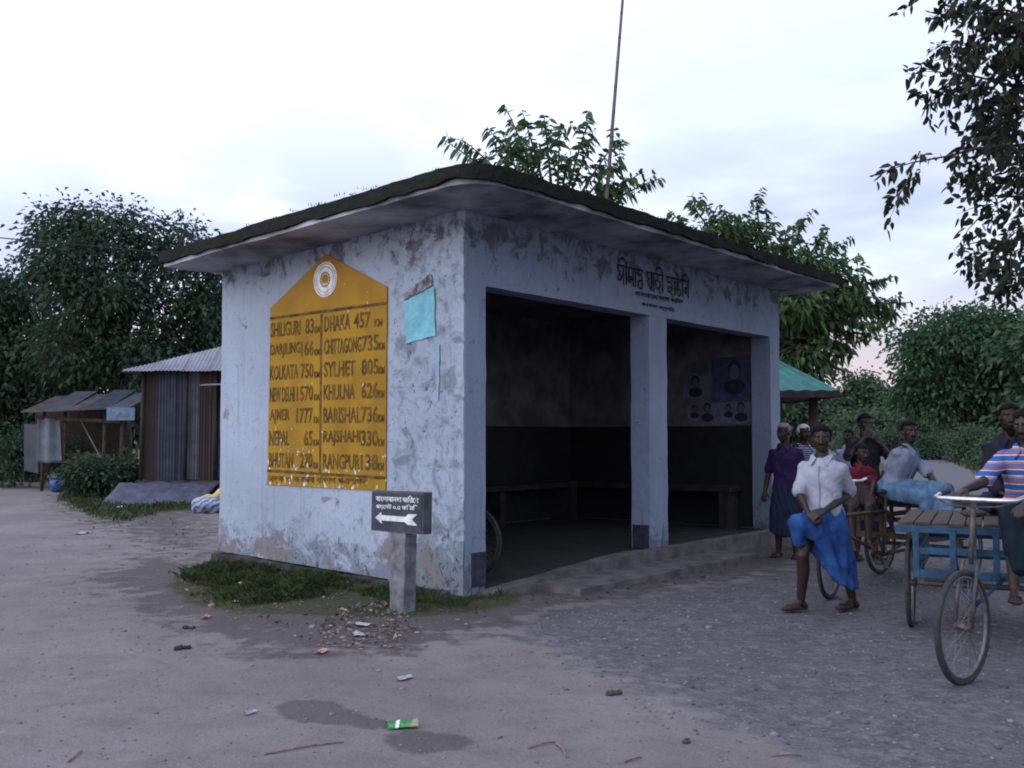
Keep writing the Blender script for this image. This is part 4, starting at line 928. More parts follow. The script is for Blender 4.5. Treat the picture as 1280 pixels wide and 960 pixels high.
grass_patch('verge_grass', 'grass verge along the far side of the road', [(1160, 562), (1250, 562), (1300, 580), (1300, 604), (1232, 600), (1190, 580)], 11000, 0.3, 4, False, 0.03)
#PART3

# ------------------------------------------------------------------ sheds and stalls
def corr(p0, ux, uy, L, H, m, name, parent, org, pitch=0.075, depth=0.012, ragged=0.0, H2=None):
    """one corrugated sheet: ridges run along uy; p0 lower corner"""
    p0, ux, uy = V(p0), V(ux).normalized(), V(uy).normalized(); n = ux.cross(uy); k = max(4, int(L / pitch) * 4); vs = []; fs = []
    for j in (0, 1):
        for i in range(k + 1):
            x = L * i / k; e = depth * math.cos(2 * math.pi * x / pitch); y = (H + ((H2 if H2 is not None else H) - H) * x / L) * j + (ragged * math.sin(i * 1.3) if j == 0 else 0)
            vs.append(p0 + ux * x + uy * y + n * e - V(org))
    for i in range(k): fs.append((i, i + 1, k + 2 + i, k + 1 + i))
    me = bpy.data.meshes.new(name); me.from_pydata(vs, [], fs); me.update()
    o = link_mesh(name, me, m, parent); md = o.modifiers.new('s', 'SOLIDIFY'); md.thickness = 0.004
    return o
def tin_shed():
    Y = 24.6; c = at(275, 540, Y); org = V((at(172, 600, Y).x, Y, 0)); e = thing('tin_shed', 'shed of rusty and blue-grey corrugated sheets with a pale zinc roof', 'shed', org)
    x0 = org.x + 0.12; x1 = x0 + 5.2; zb = 0.5; zt = 3.2; D = 3.4
    MB(org).box(((x0 + x1) / 2, Y + D / 2, 0.2), (x1 - x0 + 0.3, D + 0.2, 0.56)).build('plinth', M['plinth'], e)
    mats = ['tinrust', 'tinblue', 'tinblue', 'tin', 'tinrust', 'tinrust', 'tinblue', 'tinrust', 'tin']
    x = x0; i = 0
    while x < x1 - 0.05:
        w = [0.33, 0.46, 0.2, 0.42, 0.24, 0.22, 0.3, 0.4, 0.5][i % 9]; w = min(w, x1 - x)
        corr((x, Y + (0.0 if i % 2 else 0.025), zb - 0.03 * (i % 3)), (1, 0, 0), (0, 0, 1), w, zt - zb, M[mats[i % 9]], 'wall_sheet', e, org, 0.075, 0.01); x += w - 0.02; i += 1
    for j in range(5):
        corr((x0, Y + 0.05 + D * j / 5 + D / 5 + 0.01, zb), (0, -1, 0), (0, 0, 1), D / 5, zt - zb, M[['tinrust', 'tinblue', 'tinrust', 'tin', 'tinrust'][j]], 'wall_sheet', e, org)
    MB(org).box(((x0 + x1) / 2, Y + D, (zb + zt) / 2), (x1 - x0, 0.04, zt - zb)).build('back_wall', M['tinrust'], e)
    MB(org).box((x1, Y + D / 2, (zb + zt) / 2), (0.04, D, zt - zb)).build('end_wall', M['tinrust'], e)
    for px_ in (x0 - 0.03, x0 + 1.02, x0 + 1.75): MB(org).tube([(px_, Y - 0.05, zb - 0.2), (px_ + 0.02, Y - 0.05, zt)], 0.045, 8).build('post', M['darkwood'], e, True)
    # roof: ridge along X, eave toward the road; sheets laid side by side
    ez, rz = 3.22, 4.7; ey, ry = Y - 0.35, Y + D / 2
    sl = V((0, ry - ey, rz - ez)); L = sl.length
    ez, rz = 3.12, 4.6; sl = V((0, ry - ey, rz - ez)); L = sl.length; HX = 4.6; cut = lambda t: max(0.03, min(1.0, t / HX)) * L
    for i in range(9):
        a = i * 0.7; corr((x0 - 0.4 + a, ey, ez + 0.012 * (i % 2)), (1, 0, 0), sl, 0.74, cut(a), M['tinroof'], 'roof_sheet', e, org, 0.09, 0.014, 0.0, cut(a + 0.74))
        if i < 6: corr((x0 - 0.4 + a, ry + (ry - ey), ez + 0.012 * (i % 2)), (1, 0, 0), V((0, -sl.y, sl.z)), 0.74, cut(a), M['tinroof'], 'roof_sheet', e, org, 0.09, 0.014, 0.0, cut(a + 0.74))
    MB(org).prism([(x0 - 0.42, ey, ez), (x0 - 0.42, 2 * ry - ey, ez), (x0 - 0.4 + HX, ry, rz)], (0, 0, -0.02)).build('hip_panel', M['tinroof'], e)
    MB(org).box(((x0 + x1) / 2, Y - 0.02, zt + 0.0), (x1 - x0, 0.07, 0.1)).build('eave_beam', M['darkwood'], e)
    # propped shutter flap beside the wall
    a = at(249, 482, Y - 0.9); MB(org).prism([a, a + V((0.85, 0, 0.02)), a + V((0.9, 0.85, 0.08)), a + V((0.1, 0.85, 0.08))], (0, 0, 0.02)).build('shutter_flap', M['tinroof'], e)
tin_shed()
# tarpaulin-covered ledge before the shed
def sheet_cloth(name, label, cat, fn, n, m, org, thick=0.004, group=None):
    vs = [V(fn(i / n, j / n)) - V(org) for j in range(n + 1) for i in range(n + 1)]; fs = []
    for j in range(n):
        for i in range(n): a = j * (n + 1) + i; fs.append((a, a + 1, a + n + 2, a + n + 1))
    me = bpy.data.meshes.new(name); me.from_pydata(vs, [], fs); me.update(); o = link_mesh(name, me, m, None, True); o.location = org
    md = o.modifiers.new('s', 'SOLIDIFY'); md.thickness = thick
    return tag(o, label, cat, group)
g = gnd(162, 622); g2 = gnd(262, 634)
sheet_cloth('ground_tarpaulin', 'dark blue-grey tarpaulin spread over a low ledge before the shed', 'tarpaulin',
            lambda u, v: (-9.35 + 2.3 * u + 0.15 * v, 24.45 - 1.5 * (1 - v), 0.02 + 0.42 * max(0, min(1, v * 1.7 - 0.1)) + 0.05 * mnoise.noise(V((u * 5, v * 4, 1)))), 20, M['tarp'], V((-8.3, 23.7, 0)))
# sack of rubbish at the wall corner
def sack():
    c = at(258, 617, 20.5); org = V((c.x, c.y, 0)); e = thing('woven_sack', 'yellow, white and blue woven sack slumped by the wall end', 'sack', org)
    mb = MB(org); mb.ell(org + V((0.1, 0, 0.17)), (0.42, 0, 0.05), (0, 0.28, 0), (-0.05, 0, 0.19)); mb.ell(org + V((0.28, 0.02, 0.3)), (0.25, 0, 0.12), (0, 0.22, 0), (-0.05, 0, 0.16))
    k = NT('printed_sack_weave'); x, y, z = k.sep(); w = k.math('ADD', k.math('MULTIPLY', x, 5.5), k.math('ADD', k.math('MULTIPLY', z, -7.0), k.math('MULTIPLY', k.noise(4, 3), 2.5))); fr = k.math('FRACT', w)
    col = k.mix(k.ramp(fr, 0.5, 0.55), (0.30, 0.31, 0.34), (0.04, 0.13, 0.28)); col = k.mix(k.ramp(k.math('ADD', z, k.math('MULTIPLY', k.noise(5, 3), 0.2)), 0.40, 0.43), col, (0.42, 0.33, 0.12)); k.bump(k.noise(9, 4), 0.8, 0.03)
    remeshed(mb, 'bag', k.fin(col, 0.7), e, 0.02, 4, lambda co: 0.03 * vnoise(co * 9, 3))
    MB(org).cap(org + V((0.44, 0.02, 0.42)), org + V((0.55, 0.02, 0.5)), 0.05, 0.08).build('tied_neck', basic('yellow_weave', (0.42, 0.33, 0.12), 0.8), e, True)
sack()
# small stall under the trees
def stall():
    Y = 29.0; org = V((at(40, 600, Y).x, Y, 0)); e = thing('roadside_stall', 'small tin-roofed stall with an awning under the dark trees', 'stall', org)
    A = lambda px, py, dy=0.0: at(px, py, Y + dy)
    for px in (52, 78, 128, 150): p = A(px, 610); MB(org).tube([(p.x, Y, -0.1), (p.x + 0.03, Y, A(px, 515).z)], 0.05, 8).build('post', M['wood'], e, True)
    p0 = A(36, 516); p1 = A(165, 503)
    for i in range(5):
        u = i / 5; q = V((p0.x + (p1.x - p0.x) * u, Y - 0.5, p0.z + 0.12 * u)); corr(q, (1, 0, 0.02), (0, 2.2, 0.55 + 0.12 * (i % 2)), 0.66, 2.3, M[['rustroof', 'tin', 'rustroof', 'tinblue', 'tin'][i]], 'roof_sheet', e, org, 0.09, 0.012)
    MB(org).beam(A(46, 522, -0.1), A(150, 527, -0.1), 0.06, 0.1).build('awning_beam', M['wood'], e)
    MB(org).prism([A(44, 590, 1.8), A(158, 590, 1.8), A(158, 510, 1.8), A(44, 512, 1.8)], (0, 0.05, 0)).build('back_wall', M['darkwood'], e)
    MB(org).prism([A(84, 606, 0.3), A(130, 606, 0.3), A(130, 568, 0.3), A(84, 566, 0.3)], (0, 0.5, 0)).build('counter', M['wood'], e)
    MB(org).prism([A(30, 588, 0.9), A(48, 592, 0.4), A(48, 530, 0.4), A(30, 530, 0.9)], (0, 0.04, 0)).build('side_screen', M['tinblue'], e)
    # bamboo prop
    MB(org).tube([A(102, 528, -0.2), A(130, 580, -0.9), A(137, 594, -1.1)], 0.02, 6).build('prop_pole', M['bamboo'], e, True)
    h0 = A(49, 522, -0.05)
    sheet_cloth('hanging_sheet', 'pale grey cloth sheet hanging from the stall awning', 'cloth', lambda u, v: (h0.x + 0.62 * u + 0.1 * (1 - v) * u, Y - 0.16 + 0.06 * math.sin(u * 9), h0.z - 0.02 - 1.27 * (1 - v)), 14, M['whitecloth'], (h0.x, Y - 0.2, h0.z - 1.3))
    o2 = A(72, 592, -0.6); o2.z = 0; bk = thing('plastic_bucket', 'blue plastic bucket on the ground under the hanging sheet', 'bucket', o2)
    MB(o2).tube([o2 + V((0, 0, 0.005)), o2 + V((0, 0, 0.2)), o2 + V((0, 0, 0.38))], [0.15, 0.18, 0.21], 18).build('pail', basic('blue_plastic', (0.03, 0.09, 0.3), 0.4), bk, True)
    MB(o2).ring(o2 + V((0, 0, 0.38)), UP, 0.21, 0.012, 24, 6).build('rim_band', M['tinblue'], bk, True)
    s0 = A(135, 512, -0.7); sg = thing('stall_signboard', 'small weathered blue signboard hung at the end of the stall awning', 'sign', s0 + V((0, 0, -0.3)))
    MB(s0 + V((0, 0, -0.3))).box(s0 + V((0.36, 0, -0.12)), (0.78, 0.03, 0.36)).build('panel', basic('faded_blue_sign', (0.06, 0.12, 0.19), 0.7, var=0.5, scale=6, c2=(0.14, 0.22, 0.28)), sg)
    MB(s0 + V((0, 0, -0.3))).prism([s0 + V(q) for q in ((0.2, -0.02, -0.2), (0.36, -0.02, -0.06), (0.45, -0.02, -0.12), (0.62, -0.02, -0.1), (0.55, -0.02, -0.2))], (0, 0.004, 0)).build('painted_mark', M['whitecloth'], sg)
stall()
for i, (px, py, Y, rx, rz) in enumerate([(112, 592, 25.5, 26, 18), (150, 590, 27.0, 22, 22), (18, 566, 31, 26, 32), (-25, 562, 32, 40, 38), (90, 575, 30.0, 20, 20)]):
    g0 = at(px, 600, Y); g0.z = 0
    tree('weedy_shrub', ['ragged shrub at the grass edge before the stall', 'shrub between the stall and the tin shed', 'dark shrub at the track edge beside the stall screen', 'tall dark thicket at the track edge past the stall', 'weeds growing against the stall counter'][i], g0, lobes_px([(px, py, 0, rx, rz), (px + rx * 0.6, py + rz * 0.4, 0.2, rx * 0.6, rz * 0.6)], Y), 0.03, at(px, py, Y), M['leaf_dark'], 130, 14, 0.15, 0.26, 90 + i, spread=0.17, shell=0.15, cat='shrub', up=0.5)

def green_stall():
    Y = 18.6; a = at(1046, 488, Y); org = V((a.x - 1.6, Y + 1.6, 0)); e = thing('tea_stall', 'open stall with a teal corrugated hip roof behind the shelter end', 'stall', org)
    ez = a.z; pk = V((org.x, org.y, ez + 1.15)); hw = 1.62
    cs = [org + V((sx * hw, sy * hw, ez)) for sx, sy in ((-1, -1), (1, -1), (1, 1), (-1, 1))]
    for i in range(4):
        p, q = cs[i], cs[(i + 1) % 4]; n = 44; vs = []; fs = []; nr = (q - p).cross(pk - p).normalized()
        for j in (0, 1):
            for k in range(n + 1):
                t = k / n; b = p.lerp(q, t); tpt = pk.lerp(p.lerp(q, t), 0.02); vs.append((b if j == 0 else tpt) + nr * (0.012 * math.cos(k * math.pi / 2)) - org)
        fs = [(k, k + 1, n + 2 + k, n + 1 + k) for k in range(n)]; me = bpy.data.meshes.new('roof_panel'); me.from_pydata(vs, [], fs); o = link_mesh('roof_panel', me, M['tealtin'], e); md = o.modifiers.new('s', 'SOLIDIFY'); md.thickness = 0.006
        MB(org).beam(p + V((0, 0, -0.07)), q + V((0, 0, -0.07)), 0.06, 0.12).build('eave_board', M['darkwood'], e)
    MB(org).prism([c * 0.97 + org * 0.03 + V((0, 0, -0.03 - 0.0)) for c in cs], (0, 0, 0.02)).build('ceiling', M['darkwood'], e)
    for c in cs:
        p = org.lerp(c, 0.78); MB(org).tube([(p.x, p.y, -0.1), (p.x, p.y, ez - 0.02)], 0.085, 10).build('post', M['darkwood'], e, True)
    MB(org).box(org + V((-0.2, 1.2, 1.0)), (2.4, 0.06, 2.0)).build('back_wall', M['darkwood'], e)
    MB(org).box(org + V((-0.3, -0.9, 0.45)), (1.8, 0.5, 0.9)).build('counter', M['wood'], e)
green_stall()
# tall pole and overhead wire
pb = V((1.28, 19.0, 0)); pt = at(782, -45, 19.0)
pe = thing('bamboo_pole', 'tall thin leaning pole rising behind the shelter roof', 'pole', pb)
MB(pb).tube([pb - UP * 0.1, pb.lerp(pt, 0.5), pt], [0.05, 0.04, 0.024], 8).build('shaft', M['bamboo'], pe, True)
for i in range(1, 22): p = pb.lerp(pt, i / 22); MB(pb).ring(p, pt - pb, 0.05 - 0.026 * i / 22, 0.007, 10, 5).build('node', M['bamboo'], pe, True)
w0 = at(-160, 285, 26); w1 = at(60, 300, 30); w2 = at(330, 330, 33)
wr = MB(w0).tube([w0.lerp(w1, t) * (1 - t) + w1.lerp(w2, t) * t - UP * 0.0 for t in [i / 16 for i in range(17)]], 0.018, 6).build('overhead_wire', M['rubber'], None, True); wr.location = w0
tag(wr, 'black overhead wire running into the tallest tree', 'wire')

# ------------------------------------------------------------------ wheels, vans, bicycle
def wheel(c, axis, R, parent, org, spokes=28, name='wheel'):
    c = V(c); axis = V(axis).normalized()
    t = MB(org).ring(c, axis, R - 0.02, 0.021, 48, 8).build(name, M['rubber'], parent, True)
    MB(org).ring(c, axis, R - 0.047, 0.012, 48, 6).build('rim', M['rim'], t, True)
    MB(org).tube([c - axis * 0.05, c + axis * 0.05], 0.026, 12).build('hub', M['steel'], t, True)
    u = axis.orthogonal().normalized(); w = axis.cross(u); mb = MB(org)
    for i in range(spokes):
        a = 2 * math.pi * i / spokes; b = a + (0.55 if i % 4 < 2 else -0.55); s_ = 0.035 if i % 2 else -0.035
        mb.tube([c + axis * s_ + (u * math.cos(b) + w * math.sin(b)) * 0.024, c + (u * math.cos(a) + w * math.sin(a)) * (R - 0.05)], 0.0022, 4)
    mb.build('spoke_ring', M['rim'], t)
    return t
def van(label, fr, rc, steer, deckm, railm, deck=(0.95, 0.85), zdeck=0.86, group='cargo tricycles', hb_z=1.08, width=1.0):
    """flat-bed cargo tricycle: fr front wheel contact, rc rear axle centre on the ground"""
    fr, rc = V(fr), V(rc); org = V((rc.x, rc.y, 0)); ax = (fr - rc); ax.z = 0; WB = ax.length; ax.normalize(); sd_ = V((-ax.y, ax.x, 0)); R = 0.35
    e = thing('cargo_tricycle', label, 'tricycle', org, 0, group); P = lambda a, b, z: org + ax * a + sd_ * b + UP * z
    for s_ in (-1, 1): wheel(P(0, s_ * (width / 2 - 0.02), R), sd_, R, e, org)
    MB(org).tube([P(0, -width / 2 + 0.02, R), P(0, width / 2 - 0.02, R)], 0.022, 8).build('axle', M['steel'], e, True)
    # bed: frame rails, uprights, plank deck
    a0, a1 = -deck[1], deck[0]; hw = width / 2 - 0.09 if False else width / 2 + 0.03
    for z, h_ in ((zdeck - 0.04, 0.055), (zdeck - 0.20, 0.05), (zdeck - 0.37, 0.06)):
        inn = hw if z > 0.75 else hw - 0.13
        MB(org).beam(P(a1, -inn, z), P(a1, inn, z), 0.04, h_).build('front_rail', railm, e, False, 0.004)
        MB(org).beam(P(a0, -inn, z), P(a0, inn, z), 0.04, h_).build('rear_rail', railm, e, False, 0.004)
        for s_ in (-1, 1): MB(org).beam(P(a0, s_ * inn, z), P(a1, s_ * inn, z), 0.04, h_).build('side_rail', railm, e, False, 0.004)
    inn = hw - 0.13
    for b in (-inn, -inn * 0.36, inn * 0.36, inn): MB(org).beam(P(a1 + 0.012, b, zdeck - 0.40), P(a1 + 0.012, b, zdeck - 0.03), 0.045, 0.03, up=ax).build('upright', railm, e, False, 0.004)
    for b in (-inn, inn):
        for a in (a0, (a0 + a1) / 2): MB(org).beam(P(a, b, zdeck - 0.40), P(a, b, zdeck - 0.03), 0.04, 0.03, up=ax).build('upright', railm, e, False, 0.004)
        MB(org).beam(P(0, b, R - 0.02), P(0, b, zdeck - 0.36), 0.05, 0.03, up=ax).build('axle_bracket', M['steel'], e)
    npl = 9
    for i in range(npl):
        b = -hw + (2 * hw) * (i + 0.5) / npl; MB(org).beam(P(a0 - random.uniform(0, 0.03), b, zdeck), P(a1 + random.uniform(0, 0.03), b, zdeck + random.uniform(-0.003, 0.003)), 2 * hw / npl - 0.012, 0.022).build('deck_plank', deckm, e)
    # bicycle half: tubes, seat, fork, bars
    fx = WB; hub = P(fx, 0, R); hd = P(fx - 0.14, 0, 0.80); st = P(a1 + 0.20, 0, 0.86); bb_ = P(a1 + 0.28, 0, 0.32)
    fm = MB(org)
    for p, q, r in ((hd - UP * 0.04, st - UP * 0.1, 0.018), (hd - UP * 0.14, bb_, 0.019), (st + UP * 0.06, bb_, 0.018), (bb_, P(0, 0, R), 0.016), (st - UP * 0.1, P(a1, 0, zdeck - 0.2), 0.016), (bb_, P(a1, 0.2, zdeck - 0.37), 0.014), (bb_, P(a1, -0.2, zdeck - 0.37), 0.014)): fm.tube([p, q], r, 8)
    fm.build('frame_tubes', railm, e, True)
    sv = V((ax.x * math.cos(steer) - ax.y * math.sin(steer), ax.x * math.sin(steer) + ax.y * math.cos(steer), 0)); sw = V((-sv.y, sv.x, 0))
    hubp = hd + sv * 0.14; hubp.z = R
    wheel(hubp, sw, R, e, org)
    fk = MB(org)
    for s_ in (-1, 1): fk.tube([hubp + sw * (0.055 * s_), hubp + sw * (0.05 * s_) + UP * 0.22 - sv * 0.05, V((hd.x, hd.y, 0.745)) + sw * (0.045 * s_) + sv * 0.02], 0.012, 8)
    fk.tube([V((hd.x, hd.y, 0.72)) + sv * 0.02, V((hd.x, hd.y, hb_z)) - sv * 0.04], 0.017, 8); fk.build('fork', M['steel'], e, True)
    # mudguard
    mg = MB(org); rings = []
    for i in range(15):
        a = math.radians(10 + 150 * i / 14); c = hubp + (sv * -math.cos(a) * -1 * (R + 0.025)) + UP * math.sin(a) * (R + 0.025) if False else hubp + sv * (math.cos(a) * (R + 0.025)) + UP * (math.sin(a) * (R + 0.025))
        n_ = (c - hubp).normalized(); rings.append([c + sw * 0.028, c + sw * 0.02 + n_ * 0.01, c - sw * 0.02 + n_ * 0.01, c - sw * 0.028, c - sw * 0.018 + n_ * 0.006, c + sw * 0.018 + n_ * 0.006])
    hc = V((hd.x, hd.y, hb_z)) - sv * 0.02; w_ = 0.27
    MB(org).tube([hc + sw * -w_ - sv * 0.24 + UP * 0.03, hc + sw * -w_ - sv * 0.13 + UP * 0.02, hc + sw * (-w_ + 0.02) - sv * 0.02, hc + sw * (-w_ + 0.07) + sv * 0.015, hc + sw * -0.1 + sv * 0.02, hc + sw * 0.1 + sv * 0.02, hc + sw * (w_ - 0.07) + sv * 0.015, hc + sw * (w_ - 0.02) - sv * 0.02, hc + sw * w_ - sv * 0.13 + UP * 0.02, hc + sw * w_ - sv * 0.24 + UP * 0.03], 0.014, 10).build('handlebar', M['chrome'], e, True)
    for s_ in (-1, 1):
        g0 = hc + sw * (w_ * s_) - sv * 0.13 + UP * 0.02; MB(org).tube([g0, g0 - sv * 0.12 + UP * 0.01], 0.018, 8).build('grip', M['rubber'], e, True)
        MB(org).tube([g0 + sv * 0.05 - UP * 0.02, hc + sw * (w_ * 0.6 * s_) - UP * 0.04, hc - UP * 0.05], 0.006, 6).build('brake_rod', M['steel'], e, True)
    sm = MB(org); s0 = st + UP * 0.10; sm.ell(s0 - ax * 0.05, ax * 0.12, sd_ * 0.09, UP * 0.03); sm.ell(s0 + ax * 0.08, ax * 0.09, sd_ * 0.035, UP * 0.025); sm.build('saddle', M['rubber'], e, True)
    MB(org).ring(bb_, sd_, 0.085, 0.006, 24, 6).build('chainring', M['steel'], e, True)
    for s_ in (-1, 1): MB(org).tube([bb_ + sd_ * 0.05 * s_, bb_ + sd_ * 0.06 * s_ + ax * 0.12 * s_ - UP * 0.11, bb_ + sd_ * 0.15 * s_ + ax * 0.12 * s_ - UP * 0.11], 0.012, 6).build('pedal_crank', M['steel'], e, True)
    return dict(P=P, ax=ax, sd=sd_, hc=hc, sw=sw, sv=sv, st=s0, w=w_, bb=bb_)
VB = van('blue-railed cargo tricycle with chrome handlebar and its front wheel turned', (2.80, 6.2, 0), (3.62, 7.95, 0), math.radians(-24), M['wood'], M['vanblue'], deck=(0.52, 0.95), hb_z=1.12)
VC = van('dark wooden cargo tricycle carrying the seated boy and the man in pale blue', (2.95, 9.55, 0), (4.42, 10.95, 0), math.radians(12), M['wood'], M['wood'], deck=(0.62, 0.85), hb_z=1.10)
def bicycle():
    org = sh(0.62, 0.4, 0.1); e = thing('parked_bicycle', 'bicycle parked inside the shelter behind the corner pillar', 'bicycle', org, 0)
    d = UL; R = 0.34; z0 = 0.13; c1 = sh(0.62, 0.40, z0 + R); c2 = c1 + d * 1.05; n = UR
    wheel(c1, n, R, e, org); wheel(c2, n, R, e, org)
    fm = MB(org); bbk = c2 - d * 0.45 - UP * 0.05; st = c2 - d * 0.62 + UP * 0.5; hd = c1 + d * 0.14 + UP * 0.48
    for p, q in ((bbk, st), (bbk, hd - UP * 0.1), (st - UP * 0.06, hd), (bbk, c2), (st - UP * 0.06, c2), (c1, hd - UP * 0.05), (hd, hd + UP * 0.14)): fm.tube([p, q], 0.016, 8)
    fm.build('frame', M['steel'], e, True)
    h = hd + UP * 0.16; MB(org).tube([h + n * 0.28 + d * 0.2, h + n * 0.26 + d * 0.04, h + n * 0.05, h - n * 0.05, h - n * 0.26 + d * 0.04, h - n * 0.28 + d * 0.2], 0.012, 8).build('handlebar', M['steel'], e, True)
    MB(org).ell(st + UP * 0.04, d * 0.13, n * 0.08, UP * 0.03).build('saddle', M['rubber'], e, True)
bicycle()

# ------------------------------------------------------------------ people
def hand(mb, wr, d, n, s=1.0, curl=0.6, left=False):
    """palm, four unequal bent fingers and a side thumb; d along the hand, n out of the palm"""
    d = V(d).normalized(); n = V(n); n = (n - d * n.dot(d)).normalized(); w = d.cross(n) * (1 if left else -1)
    c = V(wr)
    for k in (-0.026, -0.009, 0.009, 0.026): mb.cap(c + d * 0.012 * s + w * k * 0.7 * s, c + d * 0.088 * s + w * k * s, 0.0135 * s, 0.0115 * s, 8)
    for k, L in ((-0.03, 0.058), (-0.010, 0.07), (0.010, 0.066), (0.03, 0.052)):
        p = c + d * 0.088 * s + w * k * s; q = p
        for j in range(3):
            a = curl * (j + 0.6); q2 = q + (d * math.cos(a) + n * math.sin(a)) * (L * s * (0.46, 0.32, 0.26)[j]); mb.cap(q, q2, 0.0092 * s - 0.0008 * j, 0.0086 * s - 0.0008 * j, 8); q = q2
    p = c + d * 0.022 * s - w * 0.03 * s; q = p + (d * 0.7 - w * 0.6 + n * 0.35).normalized() * 0.042 * s; mb.cap(p, q, 0.0125 * s, 0.0105 * s, 8); mb.cap(q, q + (d * 0.9 + n * 0.5 - w * 0.1).normalized() * 0.032 * s, 0.0105 * s, 0.009 * s, 8)
def person(label, nb, pel, f, look, arms, legs, shirt, lower, skin='skin', hair='hair', s=1.0, sleeve=0.85, voxel=0.008, group=None, sandals=True, beard=False, headcloth=None, tilt=0.0, drape=None, wrap=None, collar=True, curl=0.7, head_up=0.20):
    nb, pel = V(nb), V(pel); f = V((f[0], f[1], 0)).normalized(); r = f.cross(UP)
    lk = V(look).normalized(); hr = lk.cross(UP).normalized(); hu = hr.cross(lk)
    feet = [V(l[1]) for l in legs.values()]; base = (feet[0] + feet[1]) / 2
    base.z = min(0 if min(p.z for p in feet) < 0.35 else min(p.z for p in feet) - 0.05, 9); org = base
    e = thing('person', label, 'person', org, 0, group); body = MB(org)
    sp = (nb - pel); su = sp.normalized()
    tf = (f - su * f.dot(su)).normalized(); tr = tf.cross(su)
    def ringp(c, a, b, n=20): return [c + tr * (a * math.copysign(abs(math.cos(t)) ** 0.8, math.cos(t))) + tf * (b * math.copysign(abs(math.sin(t)) ** 0.8, math.sin(t))) for t in [2 * math.pi * i / n for i in range(n)]]
    def torso(mb, g):
        L = sp.length; rows_ = [(-0.12, 0.14, 0.095), (0.0, 0.155, 0.105), (0.25, 0.138, 0.095), (0.5, 0.15, 0.105), (0.72, 0.172, 0.112), (0.86, 0.165, 0.098), (0.95, 0.125, 0.078), (1.02, 0.07, 0.06)]
        mb.loft([ringp(pel + su * (L * q), (a + g) * s, (b + g) * s) for q, a, b in rows_])
    torso(body, 0.0)
    # head: skull, face, jaw, nose, brow, lips, ears, neck
    hc = nb + UP * head_up * s * 0.92 + lk * 0.03 * s; H = lambda a, b, c: hc + hr * (a * s) + lk * (b * s) + hu * (c * s)
    body.cap(nb - su * 0.04, H(0, -0.015, -0.06), 0.058 * s, 0.052 * s)
    body.ell(H(0, -0.012, 0.03), hr * 0.074 * s, lk * 0.092 * s, hu * 0.082 * s); body.ell(H(0, 0.022, -0.025), hr * 0.062 * s, lk * 0.066 * s, hu * 0.085 * s); body.ell(H(0, 0.040, -0.082), hr * 0.04 * s, lk * 0.042 * s, hu * 0.032 * s)
    body.cap(H(0, 0.088, 0.008), H(0, 0.104, -0.030), 0.009 * s, 0.014 * s, 8); body.cap(H(-0.013, 0.088, -0.034), H(0.013, 0.088, -0.034), 0.011 * s, 0.011 * s, 8)
    body.cap(H(-0.035, 0.072, 0.026), H(0.035, 0.072, 0.026), 0.015 * s, 0.015 * s, 8)
    for z_ in (-0.060, -0.072): body.cap(H(-0.018, 0.078, z_), H(0.018, 0.078, z_), 0.0085 * s, 0.0085 * s, 8)
    for q in (-1, 1):
        body.ell(H(0.075 * q, -0.012, -0.005), hr * 0.012 * s, lk * 0.022 * s, hu * 0.034 * s); body.ell(H(0.042 * q, 0.055, -0.012), hr * 0.022 * s, lk * 0.02 * s, hu * 0.02 * s)
    shirtm = MB(org); torso(shirtm, 0.018)
    # arms
    for q, key in ((1, 'R'), (-1, 'L')):
        shd = nb - su * 0.078 * s + tr * (0.165 * s * q); el, wr = [V(p) for p in arms[key][:2]]
        body.ell(shd - tr * 0.015 * q, tr * 0.05 * s, tf * 0.048 * s, su * 0.046 * s); m_ = shd.lerp(el, 0.45)
        body.cap(shd, m_, 0.044 * s, 0.042 * s); body.cap(m_, el, 0.044 * s, 0.036 * s); fm = el.lerp(wr, 0.35)
        body.cap(el, fm, 0.037 * s, 0.037 * s); body.cap(fm, wr, 0.037 * s, 0.024 * s)
        hd_ = V(arms[key][2]) if len(arms[key]) > 2 else (wr - el); pn = V(arms[key][3]) if len(arms[key]) > 3 else (f * -1)
        hand(body, wr, hd_, pn, s, curl, key == 'L')
        end = shd.lerp(el, min(sleeve, 1.0)); shirtm.ell(shd - tr * 0.01 * q, tr * 0.066 * s, tf * 0.066 * s, su * 0.06 * s); shirtm.cap(nb - su * 0.045 * s, shd - tr * 0.015 * q * s, 0.055 * s, 0.058 * s); shirtm.cap(shd - tr * 0.01 * q * s, shd.lerp(end, 0.6), 0.063 * s, 0.06 * s); shirtm.cap(shd.lerp(end, 0.6), end, 0.058 * s, 0.064 * s)
        if sleeve > 1: shirtm.cap(el, el.lerp(wr, sleeve - 1), 0.056 * s, 0.05 * s)
    # legs and feet
    sand = []
    for q, key in ((1, 'R'), (-1, 'L')):
        hip = pel + tr * (0.088 * s * q) - su * 0.02 * s; kn, an, fd = V(legs[key][0]), V(legs[key][1]), V(legs[key][2]).normalized()
        m_ = hip.lerp(kn, 0.5); body.cap(hip, m_, 0.086 * s, 0.07 * s); body.cap(m_, kn, 0.07 * s, 0.054 * s); c_ = kn.lerp(an, 0.33) - fd * 0.015 * s
        body.cap(kn, c_, 0.053 * s, 0.055 * s); body.cap(c_, an, 0.055 * s, 0.034 * s)
        fw = fd.cross(UP); fw = fw.normalized() if fw.length > 0.1 else tr; fu = fw.cross(fd)
        if fu.z < 0: fu = -fu
        heel = an - fd * 0.045 * s - fu * 0.045 * s; ball = an + fd * 0.125 * s - fu * 0.055 * s
        body.cap(an, heel, 0.034 * s, 0.028 * s, 10); body.cap(an - fu * 0.01 * s, ball + fu * 0.008 * s, 0.033 * s, 0.022 * s, 10)
